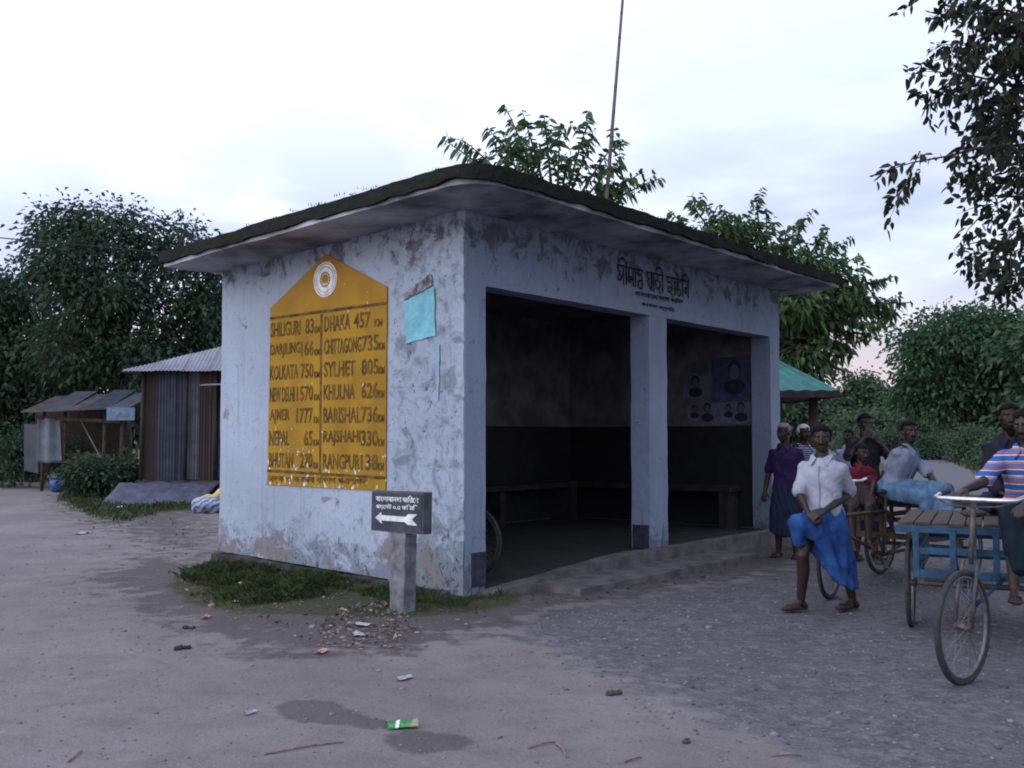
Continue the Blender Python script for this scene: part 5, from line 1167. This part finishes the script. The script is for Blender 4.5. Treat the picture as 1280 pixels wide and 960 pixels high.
        for k, L in ((-0.032, 0.052), (-0.012, 0.056), (0.004, 0.05), (0.018, 0.044), (0.031, 0.036)): body.cap(heel.lerp(ball, 0.45) + fw * k * 0.6 * s, ball + fw * k * s, 0.018 * s, 0.015 * s, 8); body.cap(ball + fw * k * s, ball + fw * k * 1.1 * s + fd * L * s, 0.0125 * s, 0.010 * s, 8)
        sand.append((heel, ball, fd, fw, fu))
    remeshed(body, 'body', M[skin], e, voxel, 3)
    # shirt: surface with slack folds, plus collar
    ph = random.random() * 6
    def folds(co):
        p = co; return 0.010 * np.sin(p @ np.array([9.0, 5.0, 26.0]) + 2.2 * np.sin(p @ np.array([11.0, -7.0, 6.0]) + ph)) * 0.6 + 0.006 * vnoise(p * 11, int(ph * 10)) + 0.004 * np.abs(vnoise(p * 27, int(ph * 7) + 1)) - 0.002
    sh_ = remeshed(shirtm, 'shirt', M[shirt], e, 0.010, 2, folds)
    if collar:
        cb = MB(org)
        for q in (-1, 1):
            n0 = nb + su * 0.05 * s; pts = [n0 - tf * 0.062 * s, n0 + tr * 0.062 * q * s - tf * 0.035 * s, n0 + tr * 0.075 * q * s + tf * 0.02 * s, n0 + tr * 0.03 * q * s + tf * 0.10 * s - su * 0.04 * s]
            lo = [p - su * 0.038 * s + (p - nb).normalized() * 0.03 * s for p in pts]; lo[-1] = lo[-1] - su * 0.03 * s + tr * 0.035 * q * s
            cb.add(pts + lo, [(0, 1, 5, 4), (1, 2, 6, 5), (2, 3, 7, 6)])
        co_ = cb.build('collar', M[shirt], sh_); md = co_.modifiers.new('s', 'SOLIDIFY'); md.thickness = 0.008
        pl = MB(org); pp = [pel + su * (sp.length * t) + tf * ((b + 0.024) * s) for t, b in ((0.05, 0.105), (0.25, 0.097), (0.5, 0.106), (0.72, 0.112), (0.88, 0.095))]; pl.tube(pp, 0.007, 5).build('placket', M[shirt], sh_)
    # hair or head cloth: a cap over the skull, open at the face
    hb = MB(org); vs = []; fs = []; n, m = 28, 14; g = 1.07 if headcloth is None else 1.14
    for j in range(m + 1):
        q = -0.75 + (math.pi / 2 + 0.75) * j / m
        for i in range(n):
            t = 2 * math.pi * i / n; u_ = V((math.cos(q) * math.cos(t), math.cos(q) * math.sin(t), math.sin(q)))
            wob = 1 + 0.03 * mnoise.noise(u_ * 5 + V((ph, 0, 0))); vs.append((u_, H(0.079 * g * u_.x * wob, -0.014 + 0.097 * g * u_.y * wob, 0.032 + 0.088 * g * u_.z * wob)))
    hv = [p for _, p in vs]
    for j in range(m):
        for i in range(n):
            a, b, c, d = j * n + i, j * n + (i + 1) % n, (j + 1) * n + (i + 1) % n, (j + 1) * n + i
            cu = (vs[a][0] + vs[c][0]) / 2
            if cu.y > 0.12 and cu.z < 0.5 - 0.15 * abs(cu.x): continue
            if cu.z < -0.25 and cu.y > -0.35: continue
            fs.append((a, b, c, d))
    hb.add(hv, fs); ho = hb.build('hair' if headcloth is None else 'headcloth', M[hair] if headcloth is None else M[headcloth], e, True); md = ho.modifiers.new('s', 'SOLIDIFY'); md.thickness = 0.012
    if beard:
        bm_ = MB(org); bm_.ell(H(0, 0.046, -0.088), hr * 0.052 * s, lk * 0.05 * s, hu * 0.042 * s); bm_.ell(H(0, 0.05, -0.12), hr * 0.036 * s, lk * 0.034 * s, hu * 0.045 * s)
        for q in (-1, 1): bm_.cap(H(0.062 * q, 0.005, -0.02), H(0.045 * q, 0.05, -0.085), 0.016 * s, 0.022 * s)
        remeshed(bm_, 'beard', M['hair'], e, 0.008, 2, lambda co: 0.004 * vnoise(co * 60, 2))
    else:
        bm_ = MB(org); bm_.cap(H(-0.022, 0.09, -0.048), H(0.022, 0.09, -0.048), 0.006 * s, 0.006 * s, 8); bm_.build('moustache', M['hair'], e, True)
    for q in (-1, 1):
        ev = MB(org).ell(H(0.031 * q, 0.0735, 0.003), hr * 0.014 * s, lk * 0.012 * s, hu * 0.0085 * s, 10, 6).build('eye', M['eye'], e, True)
        MB(org).ell(H(0.031 * q, 0.083, 0.003), hr * 0.0062 * s, lk * 0.0045 * s, hu * 0.0062 * s, 8, 6).build('iris', M['pupil'], ev, True)
        MB(org).cap(H(0.014 * q, 0.087, 0.026), H(0.046 * q, 0.074, 0.029), 0.0048 * s, 0.0035 * s, 6).build('eyebrow', M['hair'], e, True)
    # lower garment
    lw_ = MB(org)
    if drape:
        Wc, Hc, wa, ha, hb_, tl = drape; Wc, Hc = V(Wc), V(Hc); rings = []; N = 72; RW = 16
        for j in range(RW + 1):
            v = j / RW; ring_ = []
            for i in range(N):
                t = 2 * math.pi * i / N; fo = 1 + (0.015 + 0.075 * v) * (math.sin(t * 9 + ph) * 0.6 + math.sin(t * 14 + 2 * ph + 3 * v) * 0.4)
                a = wa[0] * (1 - v) + ha * v + 0.02 * math.sin(v * math.pi); b = wa[1] * (1 - v) + hb_ * v; c = Wc.lerp(Hc, v)
                ring_.append(c + r * (a * math.cos(t) * fo) + f * (b * math.sin(t) * fo) + UP * (tl * v * v * math.cos(t) + 0.012 * v * math.sin(3 * t + ph)))
            rings.append(ring_)
        lw_.loft(rings)
    if wrap:
        for p, q, r1, r2 in wrap: lw_.cap(p, q, r1, r2, 14)
    remeshed(lw_, 'lungi', M[lower], e, 0.010, 1, lambda co: 0.0025 * vnoise(co * 14, 4) + 0.007 * np.sin(co @ np.array([44.0, 30.0, 5.0]) + 1.5 * np.sin(co @ np.array([6.0, 9.0, 7.0]))) + 0.004 * np.sin(co @ np.array([70.0, -50.0, 12.0]) + 2.0 * np.sin(co @ np.array([9.0, 5.0, 11.0]))))
    if sandals:
        for heel, ball, fd, fw, fu in sand:
            sb2 = MB(org); c0 = heel - fu * 0.028 * s - fd * 0.02 * s; L = 0.25 * s; poly = []
            for i in range(20):
                t = 2 * math.pi * i / 20; x = math.cos(t); wdt = 0.036 + 0.009 * x; poly.append(c0 + fd * (L * (0.5 + 0.52 * x)) + fw * (wdt * s * math.sin(t)))
            so_ = sb2.prism(poly, fu * 0.016 * s).build('sandal', M['sandal'], e)
            MB(org).tube([ball + fw * 0.043 * s - fu * 0.02 * s, ball + fw * 0.03 * s + fu * 0.022 * s - fd * 0.01 * s, ball + fu * 0.030 * s, ball - fw * 0.03 * s + fu * 0.022 * s - fd * 0.01 * s, ball - fw * 0.043 * s - fu * 0.02 * s], 0.009 * s, 6).build('strap', M['sandal'], so_, True)
    return e, org

# the man in the white shirt gathering up his blue lungi as he walks
Y = 8.84
kR = at(1003, 694, 8.72); aR = at(1001, 751, 8.86); kL = at(1052, 700, 8.80); aL = at(1066, 750, 8.92)
aR.z = 0.088; aL.z = 0.088
wR = at(1010, 641, 8.60); wL = at(1030, 639, 8.58); clump = at(1000, 652, 8.66)
person('man in a white shirt and bright blue lungi striding with hands at his waist', at(1028, 574, Y), at(1029, 640, Y), (-0.55, -0.84), (-0.35, -0.93, -0.08),
       dict(R=(at(999, 617, 8.84), wR, (0.55, -0.5, -0.55), (0.3, 0.6, -0.7)), L=(at(1062, 617, 8.88), wL, (-0.85, -0.3, -0.3), (0.2, 0.7, -0.6))),
       dict(R=(kR, aR, (-0.95, -0.28, 0)), L=(kL, aL, (-0.9, -0.42, 0))), 'shirt_white', 'lungi_blue', voxel=0.0065, skin='skin2',
       drape=(at(1030, 634, Y), at(1037, 708, Y - 0.02), (0.165, 0.125), 0.225, 0.165, 0.20),
       wrap=[(clump, clump + V((0.10, 0.02, 0.03)), 0.075, 0.06), (clump + V((-0.03, 0, -0.02)), at(1000, 678, 8.7), 0.075, 0.05), (clump, at(1022, 668, 8.66), 0.08, 0.07), (at(1040, 660, 8.7), at(1060, 722, 8.78), 0.09, 0.075), (at(1022, 664, 8.66), at(1050, 722, 8.70), 0.07, 0.06)], sleeve=0.92)
# seated on the wooden tricycle
Y = 10.5; zd = 0.875
pB = at(1116, 612, Y); pB.z = zd + 0.10; kR = at(1186, 611, 10.05); kL = at(1166, 622, 9.9)
person('man in pale blue shirt and lungi lounging on the wooden tricycle deck', at(1136, 562, Y - 0.05), pB, (0.62, -0.78), (0.05, -0.99, -0.02),
       dict(R=(at(1106, 591, 10.55), at(1101, 617, 10.5), (-0.2, -0.3, -0.5), (0, 0, -1)), L=(at(1164, 596, 10.3), at(1172, 613, 10.1), (0.6, -0.4, -0.2), (0, 0.2, -1))),
       dict(R=(at(1160, 624, 10.02), at(1150, 668, 9.92), (0.1, -0.9, -0.3)), L=(kR, at(1188, 660, 9.85), (0.3, -0.85, -0.2))), 'shirt_sky', 'lungi_sky', skin='skin2', sandals=False,
       wrap=[(pB + V((-0.075, -0.06, -0.01)), at(1156, 623, 10.03), 0.105, 0.078), (pB + UP * 0.01, at(1150, 611, 10.2), 0.115, 0.078), (at(1148, 611, 10.2), at(1184, 611, 10.06), 0.085, 0.066), (pB, at(1160, 622, 10.03), 0.10, 0.072), (at(1168, 612, 10.1), at(1176, 640, 9.96), 0.065, 0.05), (pB - V((0.05, 0, 0)), pB + V((0.05, 0, 0)), 0.135, 0.135), (at(1184, 611, 10.06), at(1187, 640, 9.92), 0.064, 0.05), (at(1160, 623, 10.03), at(1156, 645, 9.95), 0.066, 0.055), (at(1172, 626, 10.02), at(1170, 642, 9.95), 0.05, 0.05)], sleeve=0.75)
Y = 10.62
pB = at(1074, 616, Y); pB.z = zd + 0.08
person('boy in a crimson shirt seated at the front corner of the wooden tricycle', at(1076, 584, Y), pB, (0.1, -1.0), (0.25, -0.95, -0.12),
       dict(R=(at(1062, 604, 10.55), at(1066, 622, 10.3)), L=(at(1092, 603, 10.5), at(1088, 621, 10.3))),
       dict(R=(at(1064, 632, 10.22), at(1066, 676, 10.2), (-0.1, -0.9, -0.3)), L=(at(1086, 632, 10.2), at(1086, 676, 10.2), (0.1, -0.9, -0.3))), 'shirt_red', 'lungi_brown', skin='skin2', s=0.82, sleeve=0.8, sandals=False,
       wrap=[(pB + V((-0.05, 0, 0)), at(1065, 630, 10.25), 0.10, 0.075), (pB + V((0.05, 0, 0)), at(1085, 630, 10.25), 0.10, 0.075), (pB - V((0.06, 0, 0)), pB + V((0.06, 0, 0)), 0.12, 0.12)])
def stander(label, px, top_py, Y, f, look, shirt, lower, arms=None, **k):
    X = (px - 640) / F * Y; h = at(px, top_py, Y).z; s = h / 1.68; b = V((X, Y, 0)); f3 = V((f[0], f[1], 0)).normalized(); r = f3.cross(UP)
    nb = b + UP * (1.40 * s); pel = b + UP * (0.90 * s)
    arms = arms(b, f3, r, s) if arms else dict(R=(nb + r * 0.23 * s - UP * 0.32 * s - f3 * 0.03, nb + r * 0.25 * s - UP * 0.56 * s + f3 * 0.06), L=(nb - r * 0.23 * s - UP * 0.32 * s - f3 * 0.03, nb - r * 0.25 * s - UP * 0.56 * s + f3 * 0.06))
    legs = dict(R=(b + r * 0.10 * s + UP * 0.48 * s + f3 * 0.03, b + r * 0.11 * s + UP * 0.088 * s - f3 * 0.02, f3 + r * 0.2), L=(b - r * 0.10 * s + UP * 0.48 * s + f3 * 0.03, b - r * 0.11 * s + UP * 0.088 * s - f3 * 0.02, f3 - r * 0.2))
    return person(label, nb, pel, f, look, arms, legs, shirt, lower, s=s, drape=(b + UP * 0.93 * s, b + UP * 0.30 * s, (0.16 * s, 0.12 * s), 0.20 * s, 0.15 * s, 0.02), voxel=k.pop('voxel', 0.009), **k)
up_arms = lambda b, f, r, s: dict(R=(b + r * 0.26 * s + UP * 1.18 * s + f * 0.12, b + r * 0.07 * s + UP * 1.42 * s + f * 0.17, UP * 0.8 - r * 0.4, f * -1), L=(b - r * 0.26 * s + UP * 1.18 * s + f * 0.12, b - r * 0.10 * s + UP * 1.36 * s + f * 0.18, UP * 0.7 + r * 0.6, f * -1))
stander('man in a near-black shirt with hands raised to his face behind the boy', 1080, 519, 12.6, (0.1, -1), (0.1, -0.98, -0.1), 'shirt_dark', 'lungi_green', up_arms, skin='skin2', collar=False)
stander('figure in a white and blue shirt half hidden behind the man in black', 1061, 538, 16.0, (-0.6, -0.8), (-0.7, -0.7, 0), 'shirt_mauve', 'lungi_dark', skin='skin2')
stander('grey-haired person in purple standing at the end pillar of the shelter', 981, 531, 12.7, (-0.55, -0.8), (-0.8, -0.6, -0.1), 'shirt_purple', 'lungi_dark', hair='greyhair', skin='skin')
stander('person with a white headcloth and checked shirt behind the man in white', 1003, 533, 13.9, (0.3, -0.95), (0.3, -0.95, 0), 'shirt_check', 'lungi_dark', headcloth='scarf_white', skin='skin')
# striped shirt, seated on the front corner of the blue tricycle deck
PV = VB['P']; pS = PV(0.40, 0.36, 0.975); nbS = PV(0.50, 0.37, 1.42)
kRs = PV(0.80, 0.24, 0.90); kLs = PV(0.80, 0.46, 0.90)
person('man in a blue and orange striped shirt sitting at the front of the blue tricycle', nbS, pS, (-0.62, -0.78), (-0.75, -0.62, -0.2),
       dict(R=(at(1227, 604, 7.2), at(1206, 612, 7.0), (-0.8, -0.5, -0.3), (0, 0, -1)), L=(at(1296, 618, 7.05), at(1280, 632, 6.85), (-0.6, -0.6, -0.3), (0, 0, -1))),
       dict(R=(kRs, PV(0.84, 0.25, 0.46), (-0.4, -0.9, -0.1)), L=(kLs, PV(0.86, 0.47, 0.46), (-0.4, -0.9, -0.1))), 'shirt_stripe', 'lungi_green', sleeve=0.8, voxel=0.0075, skin='skin2', curl=0.6,
       wrap=[(pS + VB['sd'] * -0.06, kRs, 0.115, 0.085), (pS + VB['sd'] * 0.06, kLs, 0.115, 0.085), (pS - VB['sd'] * 0.06, pS + VB['sd'] * 0.06, 0.14, 0.14), (kRs, PV(0.83, 0.28, 0.62), 0.082, 0.075), (kLs, PV(0.84, 0.44, 0.62), 0.082, 0.075), (PV(0.8, 0.3, 0.82), PV(0.82, 0.42, 0.66), 0.07, 0.07)])
# bearded man sitting on the blue tricycle deck
Y = 8.55
pB = at(1263, 622, Y); pB.z = 0.885 + 0.09; nbD = at(1262, 549, Y - 0.03)
person('bearded man in a navy jacket with pale collar sitting on the blue tricycle', nbD, pB, (-0.25, -0.97), (-0.3, -0.95, 0.0),
       dict(R=(at(1236, 594, 8.5), at(1250, 615, 8.2), (0.5, -0.6, -0.3), (0, 0, -1)), L=(at(1292, 594, 8.5), at(1278, 614, 8.2), (-0.5, -0.6, -0.3), (0, 0, -1))),
       dict(R=(pB + V((-0.32, -0.24, 0.0)), pB + V((0.02, -0.34, -0.045)), (0.8, -0.3, 0)), L=(pB + V((0.30, -0.26, 0.0)), pB + V((-0.02, -0.46, -0.045)), (-0.8, -0.3, 0))), 'jacket_navy', 'lungi_dark', sleeve=1.9, beard=True, sandals=False, skin='skin',
       wrap=[(pB, pB + V((-0.30, -0.23, 0.0)), 0.12, 0.085), (pB, pB + V((0.28, -0.25, 0.0)), 0.12, 0.085), (pB - V((0.05, 0, 0)), pB + V((0.05, 0, 0)), 0.15, 0.15), (pB + V((-0.2, -0.3, -0.03)), pB + V((0.2, -0.3, -0.03)), 0.055, 0.055)], collar=True)

# ------------------------------------------------------------------ litter, stones and dead leaves
def litter_sheet(name, label, px, py, L, Wd, m, cat, rz, crumple=0.03, z=0.0, group=None, seed=0):
    g0 = gnd(px, py); hz = ground_h(g0.x, g0.y) + z; n = 10; org = V((g0.x, g0.y, hz)); vs = []; fs = []
    for j in range(n + 1):
        for i in range(n + 1):
            u, v = (i / n - 0.5) * L, (j / n - 0.5) * Wd; h_ = 0.012 + crumple * (0.6 + 0.9 * mnoise.noise(V((u * 14 + seed, v * 14, seed)))) * (0.55 + 0.45 * math.cos(j / n * 6.28 - 3.14))
            vs.append(V((u * math.cos(rz) - v * math.sin(rz), u * math.sin(rz) + v * math.cos(rz), max(0.004, h_))) + V((mnoise.noise(V((u * 20, v * 20, 3 + seed))), mnoise.noise(V((u * 20, v * 20, 9 + seed))), 0)) * 0.012)
    for j in range(n):
        for i in range(n): a = j * (n + 1) + i; fs.append((a, a + 1, a + n + 2, a + n + 1))
    me = bpy.data.meshes.new(name); me.from_pydata(vs, [], fs); o = link_mesh(name, me, m); o.location = org; md = o.modifiers.new('s', 'SOLIDIFY'); md.thickness = 0.0015
    return tag(o, label, cat, group)
kp = NT('green_foil_packet'); x_, y_, z_ = kp.sep(); c_ = kp.mix(kp.ramp(kp.noise(30, 3), 0.5, 0.6), (0.012, 0.16, 0.035), (0.035, 0.27, 0.06))
c_ = kp.mix(kp.ramp(kp.math('ADD', x_, kp.math('MULTIPLY', kp.noise(25, 3), 0.05)), 0.072, 0.078), c_, (0.22, 0.20, 0.10)); c_ = kp.mix(kp.math('MULTIPLY', kp.ramp(x_, -0.03, -0.024), kp.ramp(x_, -0.006, -0.012)), c_, (0.6, 0.65, 0.6)); M['packet'] = kp.fin(c_, 0.35, spec=0.5)
litter_sheet('snack_packet', 'crumpled green foil snack packet lying by the wet patch', 502, 910, 0.155, 0.11, M['packet'], 'packet', 0.35, 0.045, seed=1)
M['paperw'] = basic('dirty_white_paper', (0.34, 0.34, 0.36), 0.8, var=0.3, scale=20); M['paperp'] = basic('pinkish_wrapper', (0.40, 0.22, 0.22), 0.7, var=0.4, scale=20); M['tanleaf'] = basic('dry_leaf', (0.22, 0.16, 0.10), 0.85, var=0.5, scale=20); M['dung'] = basic('dark_clod', (0.035, 0.03, 0.03), 0.9, var=0.3, scale=15)
for i, (px, py, L, w, m, lab) in enumerate([(302, 737, 0.12, 0.08, 'paperw', 'white scrap in the grass at the wall foot'), (297, 758, 0.10, 0.07, 'paperw', 'crumpled white scrap on the grass edge'), (402, 817, 0.13, 0.06, 'paperp', 'pink and white wrapper on bare earth'), (448, 795, 0.10, 0.09, 'paperw', 'pale scrap among leaves by the sign post'), (505, 850, 0.12, 0.05, 'paperw', 'flat pale scrap alone on the dirt'),
                                            (313, 892, 0.08, 0.04, 'paperw', 'small white scrap by the wet patch'), (455, 782, 0.14, 0.09, 'paperw', 'larger pale paper caught at the post foot'), (150, 634, 0.5, 0.18, 'paperw', 'long white wrapper in the weedy grass'), (142, 627, 0.25, 0.15, 'paperw', 'white rag in the weedy grass'), (258, 773, 0.1, 0.06, 'paperp', 'faded wrapper on the grass tip'), (103, 668, 0.3, 0.15, 'paperw', 'pale scrap on the track edge')]):
    litter_sheet('litter_scrap', lab, px, py, L, w, M[m], 'litter', random.uniform(0, 3), 0.02, seed=i + 3, group='scraps of litter on the ground')
for i, (px, py, r_, lab) in enumerate([(227, 811, 0.035, 'largest dark clod on the dirt track'), (235, 786, 0.03, 'flat dark clod nearer the grass'), (765, 872, 0.03, 'reddish clod on the gravel'), (858, 930, 0.022, 'dark pebble cluster on the gravel')]):
    g0 = gnd(px, py); org = V((g0.x, g0.y, ground_h(g0.x, g0.y))); mb = MB()
    for k in range(4): q = V((random.uniform(-1, 1) * r_ * 1.3, random.uniform(-1, 1) * r_, r_ * 0.3)); mb.ell(q, (r_ * 0.9, 0, 0), (0, r_ * 0.7, 0), (0, 0, r_ * 0.5), 10, 6)
    o = remeshed(mb, 'earth_clod', M['dung'] if i < 2 else M['plinth'], None, r_ * 0.18, 2, lambda co: r_ * 0.15 * vnoise(co / r_ * 3, 3)); o.location = org; tag(o, lab, 'clod', 'dark clods on the ground')
def scatter(name, label, cat, n, polyw, size, m, seed, flat=0.55, cluster=None, zoff=0.0):
    rng = np.random.default_rng(seed); A = np.array(polyw); lo, hi = A.min(0), A.max(0); pts = rng.uniform(lo, hi, (n * 3, 2)); pts = pts[inpoly(pts, polyw) > 0][:n]; N = len(pts)
    ico = bmesh.new(); bmesh.ops.create_icosphere(ico, subdivisions=1, radius=1); iv = np.array([v.co[:] for v in ico.verts]); ifc = np.array([[v.index for v in f_.verts] for f_ in ico.faces]); ico.free()
    s_ = size * np.exp(rng.normal(0, 0.45, N)); z = ground_h(pts[:, 0], pts[:, 1]); a = rng.uniform(0, 6.28, N); ca_, sa_ = np.cos(a), np.sin(a)
    jit = 1 + rng.uniform(-0.25, 0.25, (N, len(iv), 1)); v = iv[None] * jit * s_[:, None, None] * np.array([1.2, 0.85, flat]); vx = v[:, :, 0] * ca_[:, None] - v[:, :, 1] * sa_[:, None]; vy = v[:, :, 0] * sa_[:, None] + v[:, :, 1] * ca_[:, None]
    V3 = np.stack([vx + pts[:, 0:1], vy + pts[:, 1:2], v[:, :, 2] + (z + s_ * flat * 0.25 + zoff)[:, None]], axis=2); fc = (ifc[None] + (np.arange(N) * len(iv))[:, None, None]).reshape(-1, 3)
    return tag(link_mesh(name, np_mesh(name, V3.reshape(-1, 3), fc), m), label, cat, kind='stuff')
def stonemat(name, a, b):
    k = NT(name); r_ = k.n('ShaderNodeNewGeometry').outputs['Random Per Island']; return k.fin(k.mix(r_, a, b), 0.9, spec=0.15)
M['stone'] = stonemat('road_stone', (0.055, 0.055, 0.064), (0.19, 0.185, 0.205)); M['dirtstone'] = stonemat('dirt_crumbs', (0.09, 0.08, 0.08), (0.22, 0.195, 0.195))
scatter('road_gravel', 'loose grey gravel strewn over the road', 'gravel', 6500, [(1.2, 3.8), (0.2, 7.2), (0.2, 8.6), (3.0, 11.0), (6.5, 14.5), (9, 13), (6, 3.5)], 0.0075, M['stone'], 1)
scatter('dirt_crumbs', 'small crumbs of earth and grit on the dirt track', 'grit', 2600, [(-3.5, 3.8), (-8, 9), (-7, 16), (-2.5, 10.5), (0, 8.2), (1.6, 4.2)], 0.006, M['dirtstone'], 2)
scatter('edge_rubble', 'earth and stone crumbs along the shelter step', 'rubble', 700, shp((0.2, -0.2), (7.2, -0.3), (7.2, -0.9), (3, -1.1), (0, -0.9)), 0.009, M['plinth'], 3)
def dead_leaves(name, label, polyw, n, size, m, seed):
    rng = np.random.default_rng(seed); A = np.array(polyw); pts = rng.uniform(A.min(0), A.max(0), (n * 3, 2)); pts = pts[inpoly(pts, polyw) > 0][:n]; P = np.column_stack([pts, ground_h(pts[:, 0], pts[:, 1]) + 0.012]); D = rng.normal(size=P.shape) * np.array([[1, 1, 0.25]])
    v, f_ = leaf_cloud(P, D, size, 0.3, 0.0, rng, 0.3); v[:, 2] = np.maximum(v[:, 2], 0.008 + np.repeat(P[:, 2] - 0.012, 4)); tag(link_mesh(name, np_mesh(name, v, f_), m), label, 'leaf litter', kind='stuff')
M['deadleaf'] = stonemat('dead_leaves_mix', (0.06, 0.05, 0.042), (0.24, 0.21, 0.19))
dead_leaves('leaf_litter', 'dry leaves and scraps gathered round the sign post foot', [tuple(gnd(*p)[:2]) for p in ((405, 770), (500, 755), (520, 790), (500, 812), (430, 815), (395, 800))], 420, 0.05, M['deadleaf'], 1)
dead_leaves('leaf_litter', 'thin scatter of dry leaves on the earth before the wall', [tuple(gnd(*p)[:2]) for p in ((200, 690), (420, 745), (620, 770), (560, 815), (380, 810), (215, 740))], 220, 0.05, M['deadleaf'], 2)
dead_leaves('leaf_litter', 'pale scraps strewn over the track edge left of the wall', [tuple(gnd(*p)[:2]) for p in ((90, 645), (270, 650), (270, 690), (200, 700), (110, 680))], 160, 0.06, M['deadleaf'], 3)
# straws
M['straw'] = basic('dry_straw', (0.17, 0.14, 0.10), 0.8, var=0.4, scale=20)
for i, (p, q, lab) in enumerate([((695, 930), (708, 950), 'short thick pale straw on the gravel'), ((660, 935), (694, 928), 'thin straw lying beside the thick pale one'), ((965, 945), (1003, 946), 'straight straw lying apart on the gravel'), ((780, 955), (802, 950), 'bent straw at the dirt and gravel join'), ((330, 945), (430, 930), 'long thin stalk on the dirt'), ((85, 952), (102, 938), 'stout stalk lying on the dirt track')]):
    a, b = gnd(*p), gnd(*q); a.z = ground_h(a.x, a.y) + 0.006; b.z = ground_h(b.x, b.y) + 0.006; m_ = a.lerp(b, 0.5) + V((0.01, 0.01, 0.006))
    o = MB(a).tube([a, m_, b], [0.005, 0.005, 0.003], 6).build('straw_stalk', M['straw'], None, True); o.location = a; tag(o, lab, 'straw', 'straws lying on the ground')
